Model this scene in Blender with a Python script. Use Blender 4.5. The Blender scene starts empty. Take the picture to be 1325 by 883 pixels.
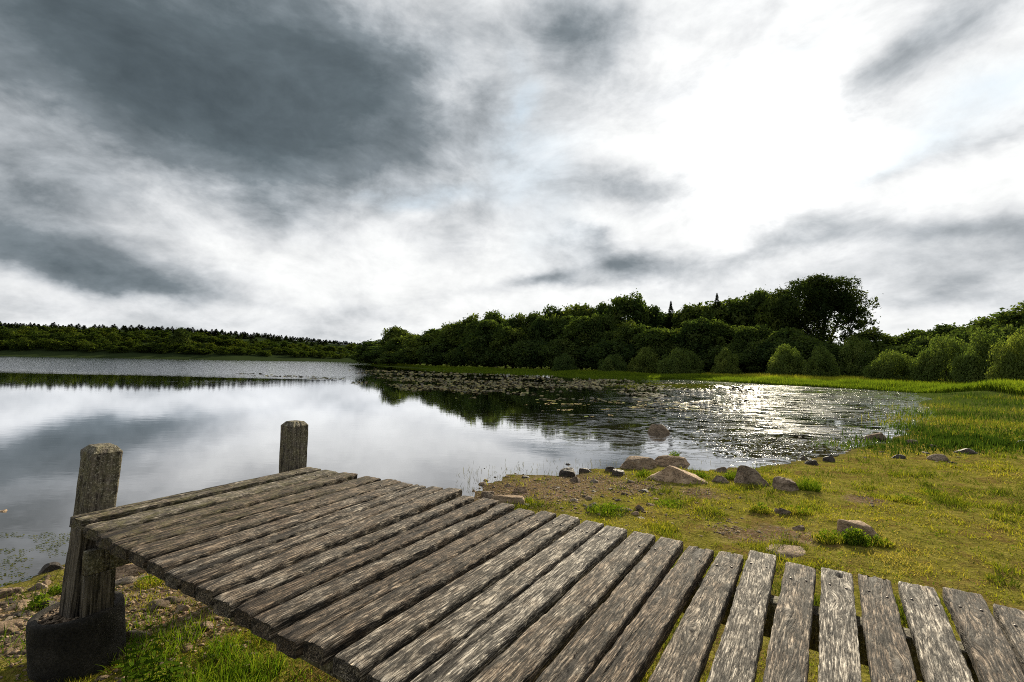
import bpy, math, random
import numpy as np
from mathutils import Matrix, Vector

R = np.random.default_rng(7)
rnd = random.Random(11)
sc = bpy.context.scene
col = sc.collection
rad = math.radians

# ------------------------------------------------------------------ camera
F_PX, PITCH, ROLL, CAM_Z = 632.0, math.atan(28 / 632), rad(1.1), 2.0
cp, sp, cr, sr = math.cos(PITCH), math.sin(PITCH), math.cos(ROLL), math.sin(ROLL)


def ray(px, py):
    """direction through a pixel of the 1325 x 883 photograph"""
    x = (np.asarray(px, float) - 662.5) / F_PX
    y = -(np.asarray(py, float) - 441.5) / F_PX
    x, y = cr * x - sr * y, sr * x + cr * y
    return np.stack([x, cp - sp * y, sp + cp * y], -1)


def U(px, py, z=0.0):
    d = ray(px, py)
    t = (z - CAM_Z) / d[..., 2]
    return d[..., :2] * t[..., None]


cam = bpy.data.cameras.new('camera')
cam.sensor_width = 36
cam.lens = F_PX / 1325 * 36
cam.clip_end = 6000
cam.clip_start = 0.05
co = bpy.data.objects.new('camera', cam)
col.objects.link(co)
ex = Vector((cr, -sp * sr, cp * sr)); ey = Vector((-sr, -sp * cr, cp * cr)); fw = Vector((0, cp, sp))
m = Matrix((ex, ey, -fw)).transposed().to_4x4()
m.translation = (0, 0, CAM_Z)
co.matrix_world = m
sc.camera = co


# ------------------------------------------------------------------ numpy noise
_P = np.random.default_rng(3).random(4096)


def _h(i, j, k):
    return _P[(i * 73 + j * 1571 + k * 2963 + ((i * j) % 911) * 7 + ((j * k) % 613) * 13) & 4095]


def noise(x, y=0.0, z=0.0):
    x, y, z = np.broadcast_arrays(np.asarray(x, float), np.asarray(y, float), np.asarray(z, float))
    xi, yi, zi = np.floor(x).astype(np.int64), np.floor(y).astype(np.int64), np.floor(z).astype(np.int64)
    a, b, c = x - xi, y - yi, z - zi
    a, b, c = a * a * (3 - 2 * a), b * b * (3 - 2 * b), c * c * (3 - 2 * c)
    r = 0
    for dx in (0, 1):
        for dy in (0, 1):
            for dz in (0, 1):
                r = r + _h(xi + dx, yi + dy, zi + dz) * (a if dx else 1 - a) * (b if dy else 1 - b) * (c if dz else 1 - c)
    return r


def fbm(x, y=0.0, z=0.0, o=4):
    r, s, t = 0, 1.0, 0
    for k in range(o):
        r = r + s * noise(np.asarray(x) * 2 ** k + 17 * k, np.asarray(y) * 2 ** k + 5 * k, np.asarray(z) * 2 ** k + 31 * k)
        t += s
        s *= 0.5
    return r / t


def sstep(a, b, x):
    t = np.clip((x - a) / (b - a), 0, 1)
    return t * t * (3 - 2 * t)


# ------------------------------------------------------------------ object helpers
def mesh(name, V, F, mat=None, smooth=True, attrs=None, sharp=0):
    """V (n,3); F list of int arrays (k, sides)"""
    me = bpy.data.meshes.new(name)
    V = np.asarray(V, np.float32)
    if not isinstance(F, list):
        F = [F]
    F = [np.asarray(f, np.int32) for f in F if len(f)]
    loops = np.concatenate([f.ravel() for f in F])
    tot = np.concatenate([np.full(len(f), f.shape[1], np.int32) for f in F])
    start = np.concatenate([[0], np.cumsum(tot)[:-1]]).astype(np.int32)
    me.vertices.add(len(V)); me.vertices.foreach_set('co', V.ravel())
    me.loops.add(len(loops)); me.loops.foreach_set('vertex_index', loops)
    me.polygons.add(len(tot)); me.polygons.foreach_set('loop_start', start)
    if smooth:
        me.polygons.foreach_set('use_smooth', np.ones(len(tot), bool))
    for k, a in (attrs or {}).items():
        a = np.asarray(a, np.float32)
        if a.ndim == 1:
            at = me.attributes.new(k, 'FLOAT', 'POINT'); at.data.foreach_set('value', a)
        elif k == 'col':
            a4 = np.ones((len(a), 4), np.float32); a4[:, :3] = a
            at = me.attributes.new(k, 'FLOAT_COLOR', 'POINT'); at.data.foreach_set('color', a4.ravel())
        else:
            at = me.attributes.new(k, 'FLOAT_VECTOR', 'POINT'); at.data.foreach_set('vector', a.ravel())
    me.update(calc_edges=True)
    me.validate()
    if sharp:
        me.set_sharp_from_angle(angle=rad(sharp))
    if mat:
        me.materials.append(mat)
    return me


def tag(o, label=None, cat=None, group=None, kind=None):
    for k, v in (('label', label), ('category', cat), ('group', group), ('kind', kind)):
        if v:
            o[k] = v
    return o


def obj(name, me, parent=None, loc=None):
    o = bpy.data.objects.new(name, me)
    col.objects.link(o)
    if parent:
        o.parent = parent
    if loc is not None:
        o.location = loc
    return o


def empty(name, loc, rz=0.0):
    o = bpy.data.objects.new(name, None)
    o.empty_display_size = 0.2
    col.objects.link(o)
    o.location = loc
    o.rotation_euler = (0, 0, rz)
    return o


def copy_tree(o, loc, rz=0.0, scale=(1, 1, 1)):
    c = o.copy(); col.objects.link(c)
    c.location = loc; c.rotation_euler = (0, 0, rz); c.scale = scale
    for ch in o.children:
        d = ch.copy(); col.objects.link(d); d.parent = c
    return c


# ------------------------------------------------------------------ node helpers
class NT:
    def __init__(s, tree):
        s.t = tree; s.n = tree.nodes; s.l = tree.links

    def put(s, sock, v):
        if hasattr(v, 'is_output') or isinstance(v, bpy.types.NodeSocket):
            s.l.new(v, sock)
        else:
            if sock.type == 'RGBA' and hasattr(v, '__len__') and len(v) == 3:
                v = (*v, 1)
            sock.default_value = v

    def node(s, typ, out=0, props=None, **kw):
        nd = s.n.new(typ)
        for k, v in (props or {}).items():
            setattr(nd, k, v)
        for k, v in kw.items():
            key = k.replace('_', ' ')
            s.put(nd.inputs[int(k[1:])] if k[0] == 'i' and k[1:].isdigit() else nd.inputs[key], v)
        return nd.outputs[out]

    def m(s, op, a, b=0.0, c=0.0, clamp=False):
        return s.node('ShaderNodeMath', props={'operation': op, 'use_clamp': clamp}, i0=a, i1=b, i2=c)

    def vm(s, op, a, b=(0, 0, 0), out=0):
        return s.node('ShaderNodeVectorMath', out=out, props={'operation': op}, i0=a, i1=b)

    def noise(s, vec, scale, detail=4, rough=0.55, dist=0.0, out='Fac'):
        return s.node('ShaderNodeTexNoise', out=out, Vector=vec, Scale=scale, Detail=detail, Roughness=rough, Distortion=dist)

    def ramp(s, fac, stops, mode='LINEAR'):
        nd = s.n.new('ShaderNodeValToRGB')
        cr_ = nd.color_ramp; cr_.interpolation = mode
        while len(cr_.elements) < len(stops):
            cr_.elements.new(0.5)
        for e, (p, c) in zip(cr_.elements, stops):
            e.position = p
            e.color = (c, c, c, 1) if not hasattr(c, '__len__') else (*c, 1)
        s.put(nd.inputs[0], fac)
        return nd.outputs[0]

    def mix(s, f, a, b, blend='MIX'):
        nd = s.n.new('ShaderNodeMix'); nd.data_type = 'RGBA'; nd.blend_type = blend
        s.put(nd.inputs[0], f); s.put(nd.inputs[6], a); s.put(nd.inputs[7], b)
        return nd.outputs[2]

    def attr(s, name, out='Fac'):
        nd = s.n.new('ShaderNodeAttribute'); nd.attribute_name = name
        return nd.outputs[out]

    def mapping(s, vec, scale=(1, 1, 1), rot=(0, 0, 0)):
        return s.node('ShaderNodeMapping', Vector=vec, Scale=scale, Rotation=rot)

    def bump(s, h, dist, strength=1.0, normal=None):
        kw = dict(Height=h, Distance=dist, Strength=strength)
        if normal is not None:
            kw['Normal'] = normal
        return s.node('ShaderNodeBump', **kw)


def material(name):
    mt = bpy.data.materials.new(name); mt.use_nodes = True
    mt.node_tree.nodes.clear()
    n = NT(mt.node_tree)
    out = n.n.new('ShaderNodeOutputMaterial')
    return mt, n, out


def principled(n, out, color, rough, normal=None, spec=0.3, **kw):
    b = n.n.new('ShaderNodeBsdfPrincipled')
    n.put(b.inputs['Base Color'], color); n.put(b.inputs['Roughness'], rough)
    n.put(b.inputs['Specular IOR Level'], spec)
    if normal is not None:
        n.put(b.inputs['Normal'], normal)
    for k, v in kw.items():
        n.put(b.inputs[k.replace('_', ' ')], v)
    n.l.new(b.outputs[0], out.inputs[0])
    return b


def leaf_material(name, trans=0.4, gloss=0.0, warm=(1.25, 1.15, 0.5), vary=0.0):
    mt, n, out = material(name)
    rn = n.node('ShaderNodeObjectInfo', out='Random')
    c = n.mix(vary, n.attr('col', 'Color'), n.mix(1.0, n.attr('col', 'Color'), n.ramp(rn, [(0.0, (0.70, 0.82, 0.9)), (0.35, (0.95, 1.03, 0.98)), (0.7, (1.15, 1.2, 1.05)), (1.0, (1.4, 1.35, 1.05))]), 'MULTIPLY'))
    d = n.node('ShaderNodeBsdfDiffuse', Color=c)
    t = n.node('ShaderNodeBsdfTranslucent', Color=n.mix(1.0, c, warm, 'MULTIPLY'))
    s = n.node('ShaderNodeMixShader', Fac=trans, i1=d, i2=t)
    if gloss:
        g = n.node('ShaderNodeBsdfGlossy', Color=(1, 1, 1), Roughness=0.45)
        s = n.node('ShaderNodeMixShader', Fac=gloss, i1=s, i2=g)
    n.l.new(s, out.inputs[0])
    return mt


def wood_material():
    mt, n, out = material('weathered_oak')
    g = n.attr('grain', 'Vector')
    tone = n.attr('tone'); moss = n.attr('moss'); knot = n.attr('knot'); crack = n.attr('crack')
    p = n.node('ShaderNodeTexCoord', out='Object')
    fine = n.noise(n.mapping(g, (24, 330, 1)), 1, 3, 0.6, 0.10)
    mid = n.noise(n.mapping(g, (11, 185, 1)), 1, 4, 0.64, 0.12)
    mott = n.noise(n.mapping(g, (30, 130, 1)), 1, 5, 0.74, 0.2)
    blot = n.noise(n.vm('ADD', p, n.node('ShaderNodeCombineXYZ', X=tone, Y=n.m('MULTIPLY', tone, 37.0), Z=0.0)), 6, 5, 0.65)
    speck = n.noise(g, 260, 2, 0.6)
    v = n.m('ADD', n.m('MULTIPLY', fine, 0.30), n.m('ADD', n.m('MULTIPLY', mid, 0.48), n.m('MULTIPLY', mott, 0.22)))
    base = n.ramp(v, [(0.40, (0.010, 0.007, 0.005)), (0.455, (0.065, 0.047, 0.033)), (0.51, (0.185, 0.142, 0.104)), (0.58, (0.50, 0.42, 0.33))])
    grey = n.ramp(v, [(0.40, (0.012, 0.010, 0.008)), (0.45, (0.085, 0.072, 0.060)), (0.503, (0.255, 0.228, 0.192)), (0.565, (0.55, 0.505, 0.435))])
    c = n.mix(n.ramp(n.m('ADD', blot, n.m('MULTIPLY', n.m('SUBTRACT', tone, 0.5), 0.36)), [(0.37, 0.0), (0.56, 1.0)]), base, grey)
    # drying checks: thin dark lines that run with the grain
    def checks(sx, sy, wdt, dist):
        q = n.m('ABSOLUTE', n.m('SUBTRACT', n.noise(n.mapping(g, (sx, sy, 1)), 1, 3, 0.55, dist), 0.5))
        return n.ramp(q, [(0.0, 1.0), (wdt * .45, 0.85), (wdt, 0.0)])
    chk = n.m('MAXIMUM', n.m('MULTIPLY', checks(4.5, 46, 0.050, 0.2), n.ramp(n.noise(n.mapping(g, (7, 26, 1)), 1, 3), [(0.40, 0.2), (0.50, 1.0)])),
              n.m('MULTIPLY', checks(9.0, 100, 0.060, 0.15), n.ramp(n.noise(n.mapping(g, (11, 40, 2)), 1, 3), [(0.42, 0.0), (0.52, 0.85)])))
    chk = n.m('MAXIMUM', chk, n.m('MULTIPLY', checks(2.6, 21, 0.030, 0.2), n.ramp(n.noise(n.mapping(g, (4, 14, 5)), 1, 3), [(0.44, 0.0), (0.54, 1.0)])))
    c = n.mix(n.m('MULTIPLY', chk, 0.93), c, (0.008, 0.006, 0.005))
    c = n.mix(1.0, c, n.ramp(tone, [(0.0, (0.78, 0.70, 0.62)), (0.5, (1.10, 1.04, 0.96)), (1.0, (1.34, 1.30, 1.24))]), 'MULTIPLY')
    # dirt patches and pale lichen flecks
    dark = n.ramp(n.noise(n.mapping(p, (6, 16, 16)), 1.0, 6, 0.75, 0.3), [(0.40, 0.28), (0.52, 1.0)])
    c = n.mix(1.0, c, dark, 'MULTIPLY')
    lich = n.ramp(n.noise(p, 60, 4, 0.7), [(0.66, 0.0), (0.72, 1.0)])
    lich = n.m('MULTIPLY', lich, n.ramp(n.noise(p, 4.0, 2, 0.5), [(0.5, 0.0), (0.62, 0.75)]))
    c = n.mix(lich, c, (0.42, 0.42, 0.37))
    c = n.mix(n.m('MULTIPLY', n.ramp(speck, [(0.58, 0.0), (0.72, 1.0)]), 0.35), c, (0.03, 0.025, 0.02))
    mossm = n.m('MULTIPLY', moss, n.ramp(n.noise(p, 11, 5, 0.7), [(0.42, 0.0), (0.62, 1.0)]))
    c = n.mix(n.m('MULTIPLY', mossm, 0.8), c, n.ramp(n.noise(p, 45, 3, 0.6), [(0.35, (0.035, 0.03, 0.012)), (0.6, (0.11, 0.10, 0.035)), (0.75, (0.22, 0.18, 0.09))]))
    c = n.mix(n.m('MULTIPLY', knot, 0.8), c, (0.03, 0.024, 0.019))
    c = n.mix(n.m('MULTIPLY', crack, 0.85), c, (0.008, 0.006, 0.005))
    h = n.m('SUBTRACT', n.m('ADD', n.m('MULTIPLY', v, 1.5), n.m('MULTIPLY', speck, 0.2)), n.m('MULTIPLY', chk, 0.35))
    nb = n.bump(h, 0.007, 1.0)
    principled(n, out, c, n.ramp(v, [(0.4, 0.95), (0.65, 0.68)]), nb, 0.3)
    return mt


def post_material():
    mt, n, out = material('mossy_post_timber')
    p = n.node('ShaderNodeTexCoord', out='Object')
    fine = n.noise(n.mapping(p, (70, 70, 4)), 1, 5, 0.65, 0.3)
    base = n.ramp(fine, [(0.38, (0.012, 0.010, 0.008)), (0.48, (0.065, 0.053, 0.041)), (0.64, (0.19, 0.160, 0.128))])
    z = n.node('ShaderNodeSeparateXYZ', out=2, Vector=p)
    up = n.ramp(z, [(0.0, 0.0), (1.0, 1.0)])
    gm = n.m('MULTIPLY', n.ramp(n.noise(p, 14, 5, 0.7), [(0.40, 0.0), (0.60, 1.0)]), n.node('ShaderNodeMapRange', Value=z, i1=-0.1, i2=0.08, i3=0.0, i4=0.8))
    c = n.mix(gm, base, n.ramp(n.noise(p, 60, 4, 0.7), [(0.32, (0.04, 0.04, 0.022)), (0.52, (0.15, 0.135, 0.075)), (0.68, (0.34, 0.30, 0.20))]))
    fl = n.m('MULTIPLY', n.ramp(n.noise(p, 75, 4, 0.7), [(0.56, 0.0), (0.62, 1.0)]), n.node('ShaderNodeMapRange', Value=z, i1=-0.05, i2=0.1, i3=0.1, i4=0.7))
    c = n.mix(fl, c, (0.40, 0.37, 0.29))
    nb = n.bump(n.m('ADD', fine, n.m('MULTIPLY', n.noise(p, 60, 4, 0.7), 0.8)), 0.008, 0.9)
    principled(n, out, c, 0.85, nb, 0.25)
    return mt


def stone_material(name, stops, spot=(0.45, 0.42, 0.36), wet=0.0):
    mt, n, out = material(name)
    p = n.node('ShaderNodeTexCoord', out='Object')
    r = n.node('ShaderNodeObjectInfo', out='Random')
    q = n.vm('ADD', p, n.node('ShaderNodeCombineXYZ', X=n.m('MULTIPLY', r, 31.0), Y=n.m('MULTIPLY', r, 57.0), Z=0.0))
    a = n.noise(q, 4.5, 6, 0.65, 0.5)
    b = n.noise(q, 38, 5, 0.7)
    c = n.ramp(n.m('ADD', n.m('MULTIPLY', a, 0.6), n.m('MULTIPLY', b, 0.4)), stops)
    c = n.mix(1.0, c, n.ramp(r, [(0.0, (0.80, 0.77, 0.74)), (1.0, (1.22, 1.13, 1.02))]), 'MULTIPLY')
    c = n.mix(n.m('MULTIPLY', n.ramp(n.noise(q, 75, 3, 0.65), [(0.60, 0.0), (0.68, 1.0)]), 0.5), c, spot)
    c = n.mix(n.ramp(n.noise(q, 16, 5, 0.7, 1.0), [(0.30, 0.8), (0.40, 0.0)]), c, (0.06, 0.048, 0.035))
    crk = n.node('ShaderNodeMath', props={'operation': 'ABSOLUTE'}, i0=n.m('SUBTRACT', n.noise(n.mapping(q, (3, 3, 8), (.5, .3, 0)), 1.0, 6, 0.7, 0.6), 0.5))
    crv = n.ramp(crk, [(0.0, 1.0), (0.012, 0.0)])
    c = n.mix(n.m('MULTIPLY', crv, 0.55), c, (0.05, 0.04, 0.03))
    nb = n.bump(n.m('ADD', n.m('MULTIPLY', a, 1.0), n.m('SUBTRACT', n.m('MULTIPLY', b, 0.45), n.m('MULTIPLY', crv, 0.25))), 0.07, 0.9)
    principled(n, out, c, 0.9 - 0.45 * wet, nb, 0.15 + 0.3 * wet)
    return mt


def ground_material():
    mt, n, out = material('shore_ground')
    p = n.node('ShaderNodeTexCoord', out='Object')
    sd = n.attr('sd')
    a = n.noise(p, 0.9, 6, 0.6, 0.4); b = n.noise(p, 5.0, 6, 0.7); c3 = n.noise(p, 38, 5, 0.75)
    vor = n.node('ShaderNodeTexVoronoi', Vector=p, Scale=26.0)
    mossy = n.ramp(n.m('ADD', n.m('MULTIPLY', b, 0.5), n.m('MULTIPLY', c3, 0.5)), [(0.36, (0.052, 0.049, 0.010)), (0.5, (0.160, 0.146, 0.026)), (0.66, (0.29, 0.245, 0.065))])
    soil = n.ramp(n.m('ADD', n.m('MULTIPLY', b, 0.4), n.m('MULTIPLY', c3, 0.6)), [(0.36, (0.040, 0.028, 0.014)), (0.5, (0.135, 0.095, 0.048)), (0.66, (0.27, 0.20, 0.115))])
    peb = n.node('ShaderNodeTexVoronoi', out='Color', Vector=p, Scale=26.0)
    soil = n.mix(n.ramp(vor, [(0.25, 0.55), (0.45, 0.0)]), soil, n.mix(0.85, peb, (0.17, 0.12, 0.07)))
    mossy = n.mix(n.ramp(n.noise(n.mapping(p, (1, 1, 1), (0, 0, .6)), 1.9, 6, 0.7, 0.6), [(0.50, 0.0), (0.62, 0.7)]), mossy, n.mix(c3, (0.06, 0.038, 0.014), (0.20, 0.125, 0.05)))
    bare = n.attr('bare')
    c = n.mix(n.ramp(n.m('ADD', n.m('MULTIPLY', n.m('ADD', n.m('MULTIPLY', a, .5), n.m('MULTIPLY', b, .5)), 0.7), n.m('MULTIPLY', bare, 0.5)), [(0.42, 0.0), (0.60, 1.0)]), mossy, soil)
    wetm = n.node('ShaderNodeMapRange', Value=sd, i1=-0.05, i2=0.45, i3=1.0, i4=0.0)
    c = n.mix(n.m('MULTIPLY', wetm, 0.75), c, n.mix(b, (0.03, 0.024, 0.015), (0.09, 0.07, 0.04)))
    hill = n.node('ShaderNodeMapRange', Value=n.vm('LENGTH', p, out=1), i1=330.0, i2=380.0, i3=0.0, i4=1.0)
    far = n.node('ShaderNodeMapRange', Value=n.vm('LENGTH', p, out=1), i1=16.0, i2=40.0, i3=0.0, i4=1.0)
    c = n.mix(far, c, n.mix(b, (0.03, 0.045, 0.012), (0.08, 0.10, 0.02)))
    c = n.mix(hill, c, (0.022, 0.032, 0.012))     # bracken and heath under the plantation
    h = n.m('ADD', n.m('MULTIPLY', c3, 0.5), n.m('ADD', b, n.m('MULTIPLY', n.m('MULTIPLY', vor, -0.25), n.m('SUBTRACT', 1.0, far))))
    nb = n.bump(h, 0.06, 0.8)
    n.l.new(n.node('ShaderNodeBsdfDiffuse', Color=c, Normal=nb), out.inputs[0])
    return mt


def water_material():
    mt, n, out = material('lake_water')
    p = n.node('ShaderNodeTexCoord', out='Object')
    xyz = n.n.new('ShaderNodeSeparateXYZ'); n.l.new(p, xyz.inputs[0])
    x, y = xyz.outputs[0], xyz.outputs[1]
    # breeze in the cove on the right, calm glassy water elsewhere, a breeze lane along the far shore
    gx = n.m('DIVIDE', n.m('SUBTRACT', x, n.m('ADD', 2.5, n.m('MULTIPLY', y, 0.54))), n.m('ADD', 1.8, n.m('MULTIPLY', y, 0.19)))
    cove = n.m('MULTIPLY', n.m('EXPONENT', n.m('MULTIPLY', n.m('MULTIPLY', gx, gx), -1.0)), n.node('ShaderNodeMapRange', Value=y, i1=9.5, i2=15.0, i3=0.0, i4=1.0))
    patch = n.ramp(n.noise(n.mapping(p, (0.02, 0.05, 1)), 1, 3, 0.6, 0.5), [(0.5, 0.0), (0.65, 1.0)])
    lane = n.m('MULTIPLY', n.node('ShaderNodeMapRange', Value=n.m('ADD', y, n.m('MULTIPLY', n.noise(n.mapping(p, (0.03, 0.1, 1)), 1.0, 2), 14.0)), i1=54.0, i2=72.0, i3=0.0, i4=1.0),
               n.node('ShaderNodeMapRange', Value=n.m('DIVIDE', x, n.m('MAXIMUM', y, 1.0)), i1=-0.40, i2=-0.27, i3=1.0, i4=0.0))
    streak = n.ramp(n.noise(n.mapping(p, (0.8, 1.7, 1)), 1.0, 5, 0.66, 0.9), [(0.445, 0.02), (0.51, 1.0)])
    big = n.ramp(n.noise(n.mapping(p, (0.16, 0.20, 1)), 1.0, 3, 0.6, 0.5), [(0.36, 0.15), (0.5, 1.0)])
    cove = n.m('MULTIPLY', cove, n.m('MULTIPLY', streak, big))
    w1 = n.noise(n.mapping(p, (1.3, 2.4, 1)), 1.0, 3, 0.5, 0.4)
    w2 = n.noise(n.mapping(p, (4.5, 8.0, 1)), 1.0, 2, 0.5, 0.3)
    wind = n.m('ADD', n.m('MULTIPLY', cove, 0.33), n.m('ADD', 0.006, n.m('ADD', n.m('MULTIPLY', patch, 0.012), n.m('MULTIPLY', lane, 0.30))))
    h = n.m('MULTIPLY', n.m('ADD', w1, n.m('MULTIPLY', w2, 0.30)), wind)
    nb = n.bump(h, 0.16, 1.0)
    c = n.mix(n.noise(p, 0.4, 3), (0.026, 0.020, 0.012), (0.045, 0.037, 0.024))
    d = n.node('ShaderNodeBsdfDiffuse', Color=c)
    g = n.node('ShaderNodeBsdfGlossy', Color=(0.97, 0.98, 1.0), Roughness=n.m('ADD', 0.025, n.m('MULTIPLY', cove, 0.085)), Normal=nb)
    fr = n.node('ShaderNodeFresnel', IOR=1.4, Normal=nb)
    f = n.m('ADD', n.m('MULTIPLY', fr, 1.65), 0.06, clamp=True)
    n.l.new(n.node('ShaderNodeMixShader', Fac=f, i1=d, i2=g), out.inputs[0])
    return mt


M_WOOD = wood_material()
M_POST = post_material()
M_TAN = stone_material('tan_granite', [(0.36, (0.14, 0.10, 0.068)), (0.5, (0.35, 0.262, 0.182)), (0.66, (0.50, 0.40, 0.30))])
M_GREY = stone_material('grey_stone', [(0.36, (0.07, 0.053, 0.040)), (0.5, (0.21, 0.165, 0.125)), (0.66, (0.38, 0.315, 0.245))])
M_DARK = stone_material('dark_wet_stone', [(0.36, (0.016, 0.013, 0.011)), (0.5, (0.052, 0.042, 0.034)), (0.66, (0.12, 0.095, 0.072))], (0.16, 0.14, 0.12), 0.6)
M_PALE = stone_material('pale_stone', [(0.36, (0.16, 0.13, 0.10)), (0.5, (0.33, 0.28, 0.22)), (0.66, (0.48, 0.42, 0.35))], (0.5, 0.47, 0.42))
M_CONC = stone_material('old_concrete', [(0.36, (0.012, 0.011, 0.010)), (0.5, (0.035, 0.031, 0.028)), (0.66, (0.075, 0.068, 0.06))], (0.13, 0.12, 0.11))
mt, n, out = material('old_concrete')
p_ = n.node('ShaderNodeTexCoord', out='Object')
cn = n.noise(p_, 7, 5, 0.6); cf = n.noise(p_, 90, 4, 0.7)
principled(n, out, n.ramp(n.m('ADD', n.m('MULTIPLY', cn, 0.5), n.m('MULTIPLY', cf, 0.5)), [(0.36, (0.010, 0.009, 0.008)), (0.5, (0.028, 0.025, 0.021)), (0.66, (0.075, 0.066, 0.055))]), 0.9, n.bump(cf, 0.012, 0.8), 0.2)
M_CONC = mt
M_GROUND = ground_material()
M_WATER = water_material()
M_GRASS = leaf_material('grass_blade', 0.5, 0.0, (1.18, 1.22, 0.5))
M_LEAF = leaf_material('tree_leaf', 0.42, 0.0, (1.18, 1.25, 0.5), 1.0)
M_PAD = None
mt, n, out = material('lily_pad_leaf')
n.l.new(n.node('ShaderNodeMixShader', Fac=0.05, i1=n.node('ShaderNodeBsdfDiffuse', Color=n.attr('col', 'Color')), i2=n.node('ShaderNodeBsdfGlossy', Color=(1, 1, 1), Roughness=0.35)), out.inputs[0])
M_PAD = mt
mt, n, out = material('dark_bark')
p_ = n.node('ShaderNodeTexCoord', out='Object')
bk = n.noise(n.mapping(p_, (6, 6, 1.2)), 1, 5, 0.65)
principled(n, out, n.ramp(bk, [(0.35, (0.018, 0.014, 0.011)), (0.65, (0.08, 0.065, 0.05))]), 0.9, n.bump(bk, 0.1), 0.2)
M_BARK = mt
mt, n, out = material('rusty_nail_steel')
p_ = n.node('ShaderNodeTexCoord', out='Object')
principled(n, out, n.ramp(n.noise(p_, 300, 3), [(0.4, (0.04, 0.028, 0.022)), (0.65, (0.22, 0.20, 0.185))]), 0.55, None, 0.5, Metallic=0.8)
M_NAIL = mt


# ------------------------------------------------------------------ lake outline and terrain
def PD(px, d):
    return np.array([(px - 662.5) / F_PX * d, d])


shore = [np.array(q, float) for q in ((-400, 60), (-150, -12), (-40, -4), (-15, 1.4), (-7.5, 3.1))]
for q in ((-60, 772), (0, 760), (40, 752), (76, 733), (140, 716), (600, 640), (625, 626), (660, 617), (700, 612), (730, 613), (765, 607), (800, 604),
          (850, 602), (900, 607), (945, 604), (985, 604), (1020, 599), (1060, 596), (1095, 589), (1120, 577), (1150, 563), (1180, 552),
          (1196, 543), (1206, 533), (1200, 523), (1190, 514), (1180, 508), (1100, 503), (1000, 498.3), (900, 492.6), (800, 487.6), (700, 483.4), (620, 480.3),
          (560, 478), (510, 475.4), (478, 472.8)):
    shore.append(U(*q))
shore += [PD(500, 230), PD(520, 330), PD(500, 470), PD(470, 480), PD(400, 420), PD(300, 370), PD(150, 340), PD(0, 320), PD(-200, 320), PD(-600, 300)]
SH = np.array(shore)


def signed_dist(x, y):
    """distance to the lake outline, positive on land"""
    x = np.asarray(x, float).ravel(); y = np.asarray(y, float).ravel()
    d2 = np.full(x.shape, 1e18); ins = np.zeros(x.shape, bool)
    for a, b in zip(SH, np.roll(SH, -1, 0)):
        e = b - a
        t = np.clip(((x - a[0]) * e[0] + (y - a[1]) * e[1]) / (e @ e), 0, 1)
        d2 = np.minimum(d2, (x - a[0] - t * e[0]) ** 2 + (y - a[1] - t * e[1]) ** 2)
        if e[1] != 0:
            hit = ((a[1] > y) != (b[1] > y)) & (x < (b[0] - a[0]) * (y - a[1]) / e[1] + a[0])
            ins ^= hit
    return np.where(ins, -1, 1) * np.sqrt(d2)


MOUND = U(1318, 512, 0.4)


def terrain(x, y, want_sd=False):
    x = np.asarray(x, float); y = np.asarray(y, float); shp = x.shape
    x = x.ravel(); y = y.ravel()
    s = signed_dist(x, y)
    r = np.hypot(x, y)
    near = np.exp(-r / 40)
    s = s + near * (0.55 * (noise(x * 1.1, y * 1.1) - 0.5) + 0.35 * (noise(x * 3.1 + 9, y * 3.1) - 0.5)) + (1 - near) * 2.0 * (noise(x * .2, y * .2) - .5)
    sl = np.maximum(s, 0)
    z = 0.15 * (1 - np.exp(-sl / 2.5)) + 0.012 * np.minimum(sl, 90)
    z += np.where(r > 60, 0.012 * np.minimum(np.maximum(sl - 12, 0), 80), 0)
    # the hill behind the far shore on the left
    hill = sstep(260, 330, r) * sstep(40, -30, x) * np.minimum(sl * 0.17, 21 * sstep(60, -360, x) + 3)
    z += hill
    bump = 0.07 * (fbm(x * 0.9, y * 0.9, 0, 3) - 0.5) + 0.05 * (fbm(x * 4, y * 4, 2, 3) - 0.5)
    z += bump * np.clip(sl / 0.8, 0, 1)
    g2 = ((x - MOUND[0]) / 5) ** 2 + ((y - MOUND[1]) / 4) ** 2
    z += 0.55 * np.exp(-g2)
    z = np.where(s < 0, np.maximum(-0.10 * (-s) - 0.02 + 0.03 * (noise(x * 2, y * 2) - .5) * np.clip(-s, 0, 1), -1.6), z)
    if want_sd:
        return z.reshape(shp), s.reshape(shp)
    return z.reshape(shp)


def G(px, py, minz=0.0):
    """the point of the ground (or water) seen at a pixel"""
    d = ray(px, py); px = np.asarray(px, float)
    z = np.full(px.shape, 0.1)
    for _ in range(14):
        t = (z - CAM_Z) / np.minimum(d[..., 2], -1e-4)
        x, y = d[..., 0] * t, d[..., 1] * t
        z = 0.5 * z + 0.5 * np.maximum(terrain(x, y), minz)
    return np.stack([x, y, np.maximum(terrain(x, y), minz)], -1)


def project(P):
    P = np.asarray(P, float); d = P - np.array([0, 0, CAM_Z])
    X = d @ np.array(ex); Y = d @ np.array(ey); Z = d @ np.array(fw)
    return 662.5 + F_PX * X / Z, 441.5 - F_PX * Y / Z, Z


# bare, gravelly areas (plan positions of worn or stony ground)
BARE = [(G(np.array(px_), np.array(py_))[:2], r_) for px_, py_, r_ in ((700, 634, .8), (760, 626, .75), (645, 640, 0.7), (820, 630, .5), (905, 638, 0.25), (1015, 690, 0.3), (960, 690, 0.25), (1120, 648, 0.25), (60, 790, 0.6), (150, 770, 0.7), (230, 800, 0.45))]


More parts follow.
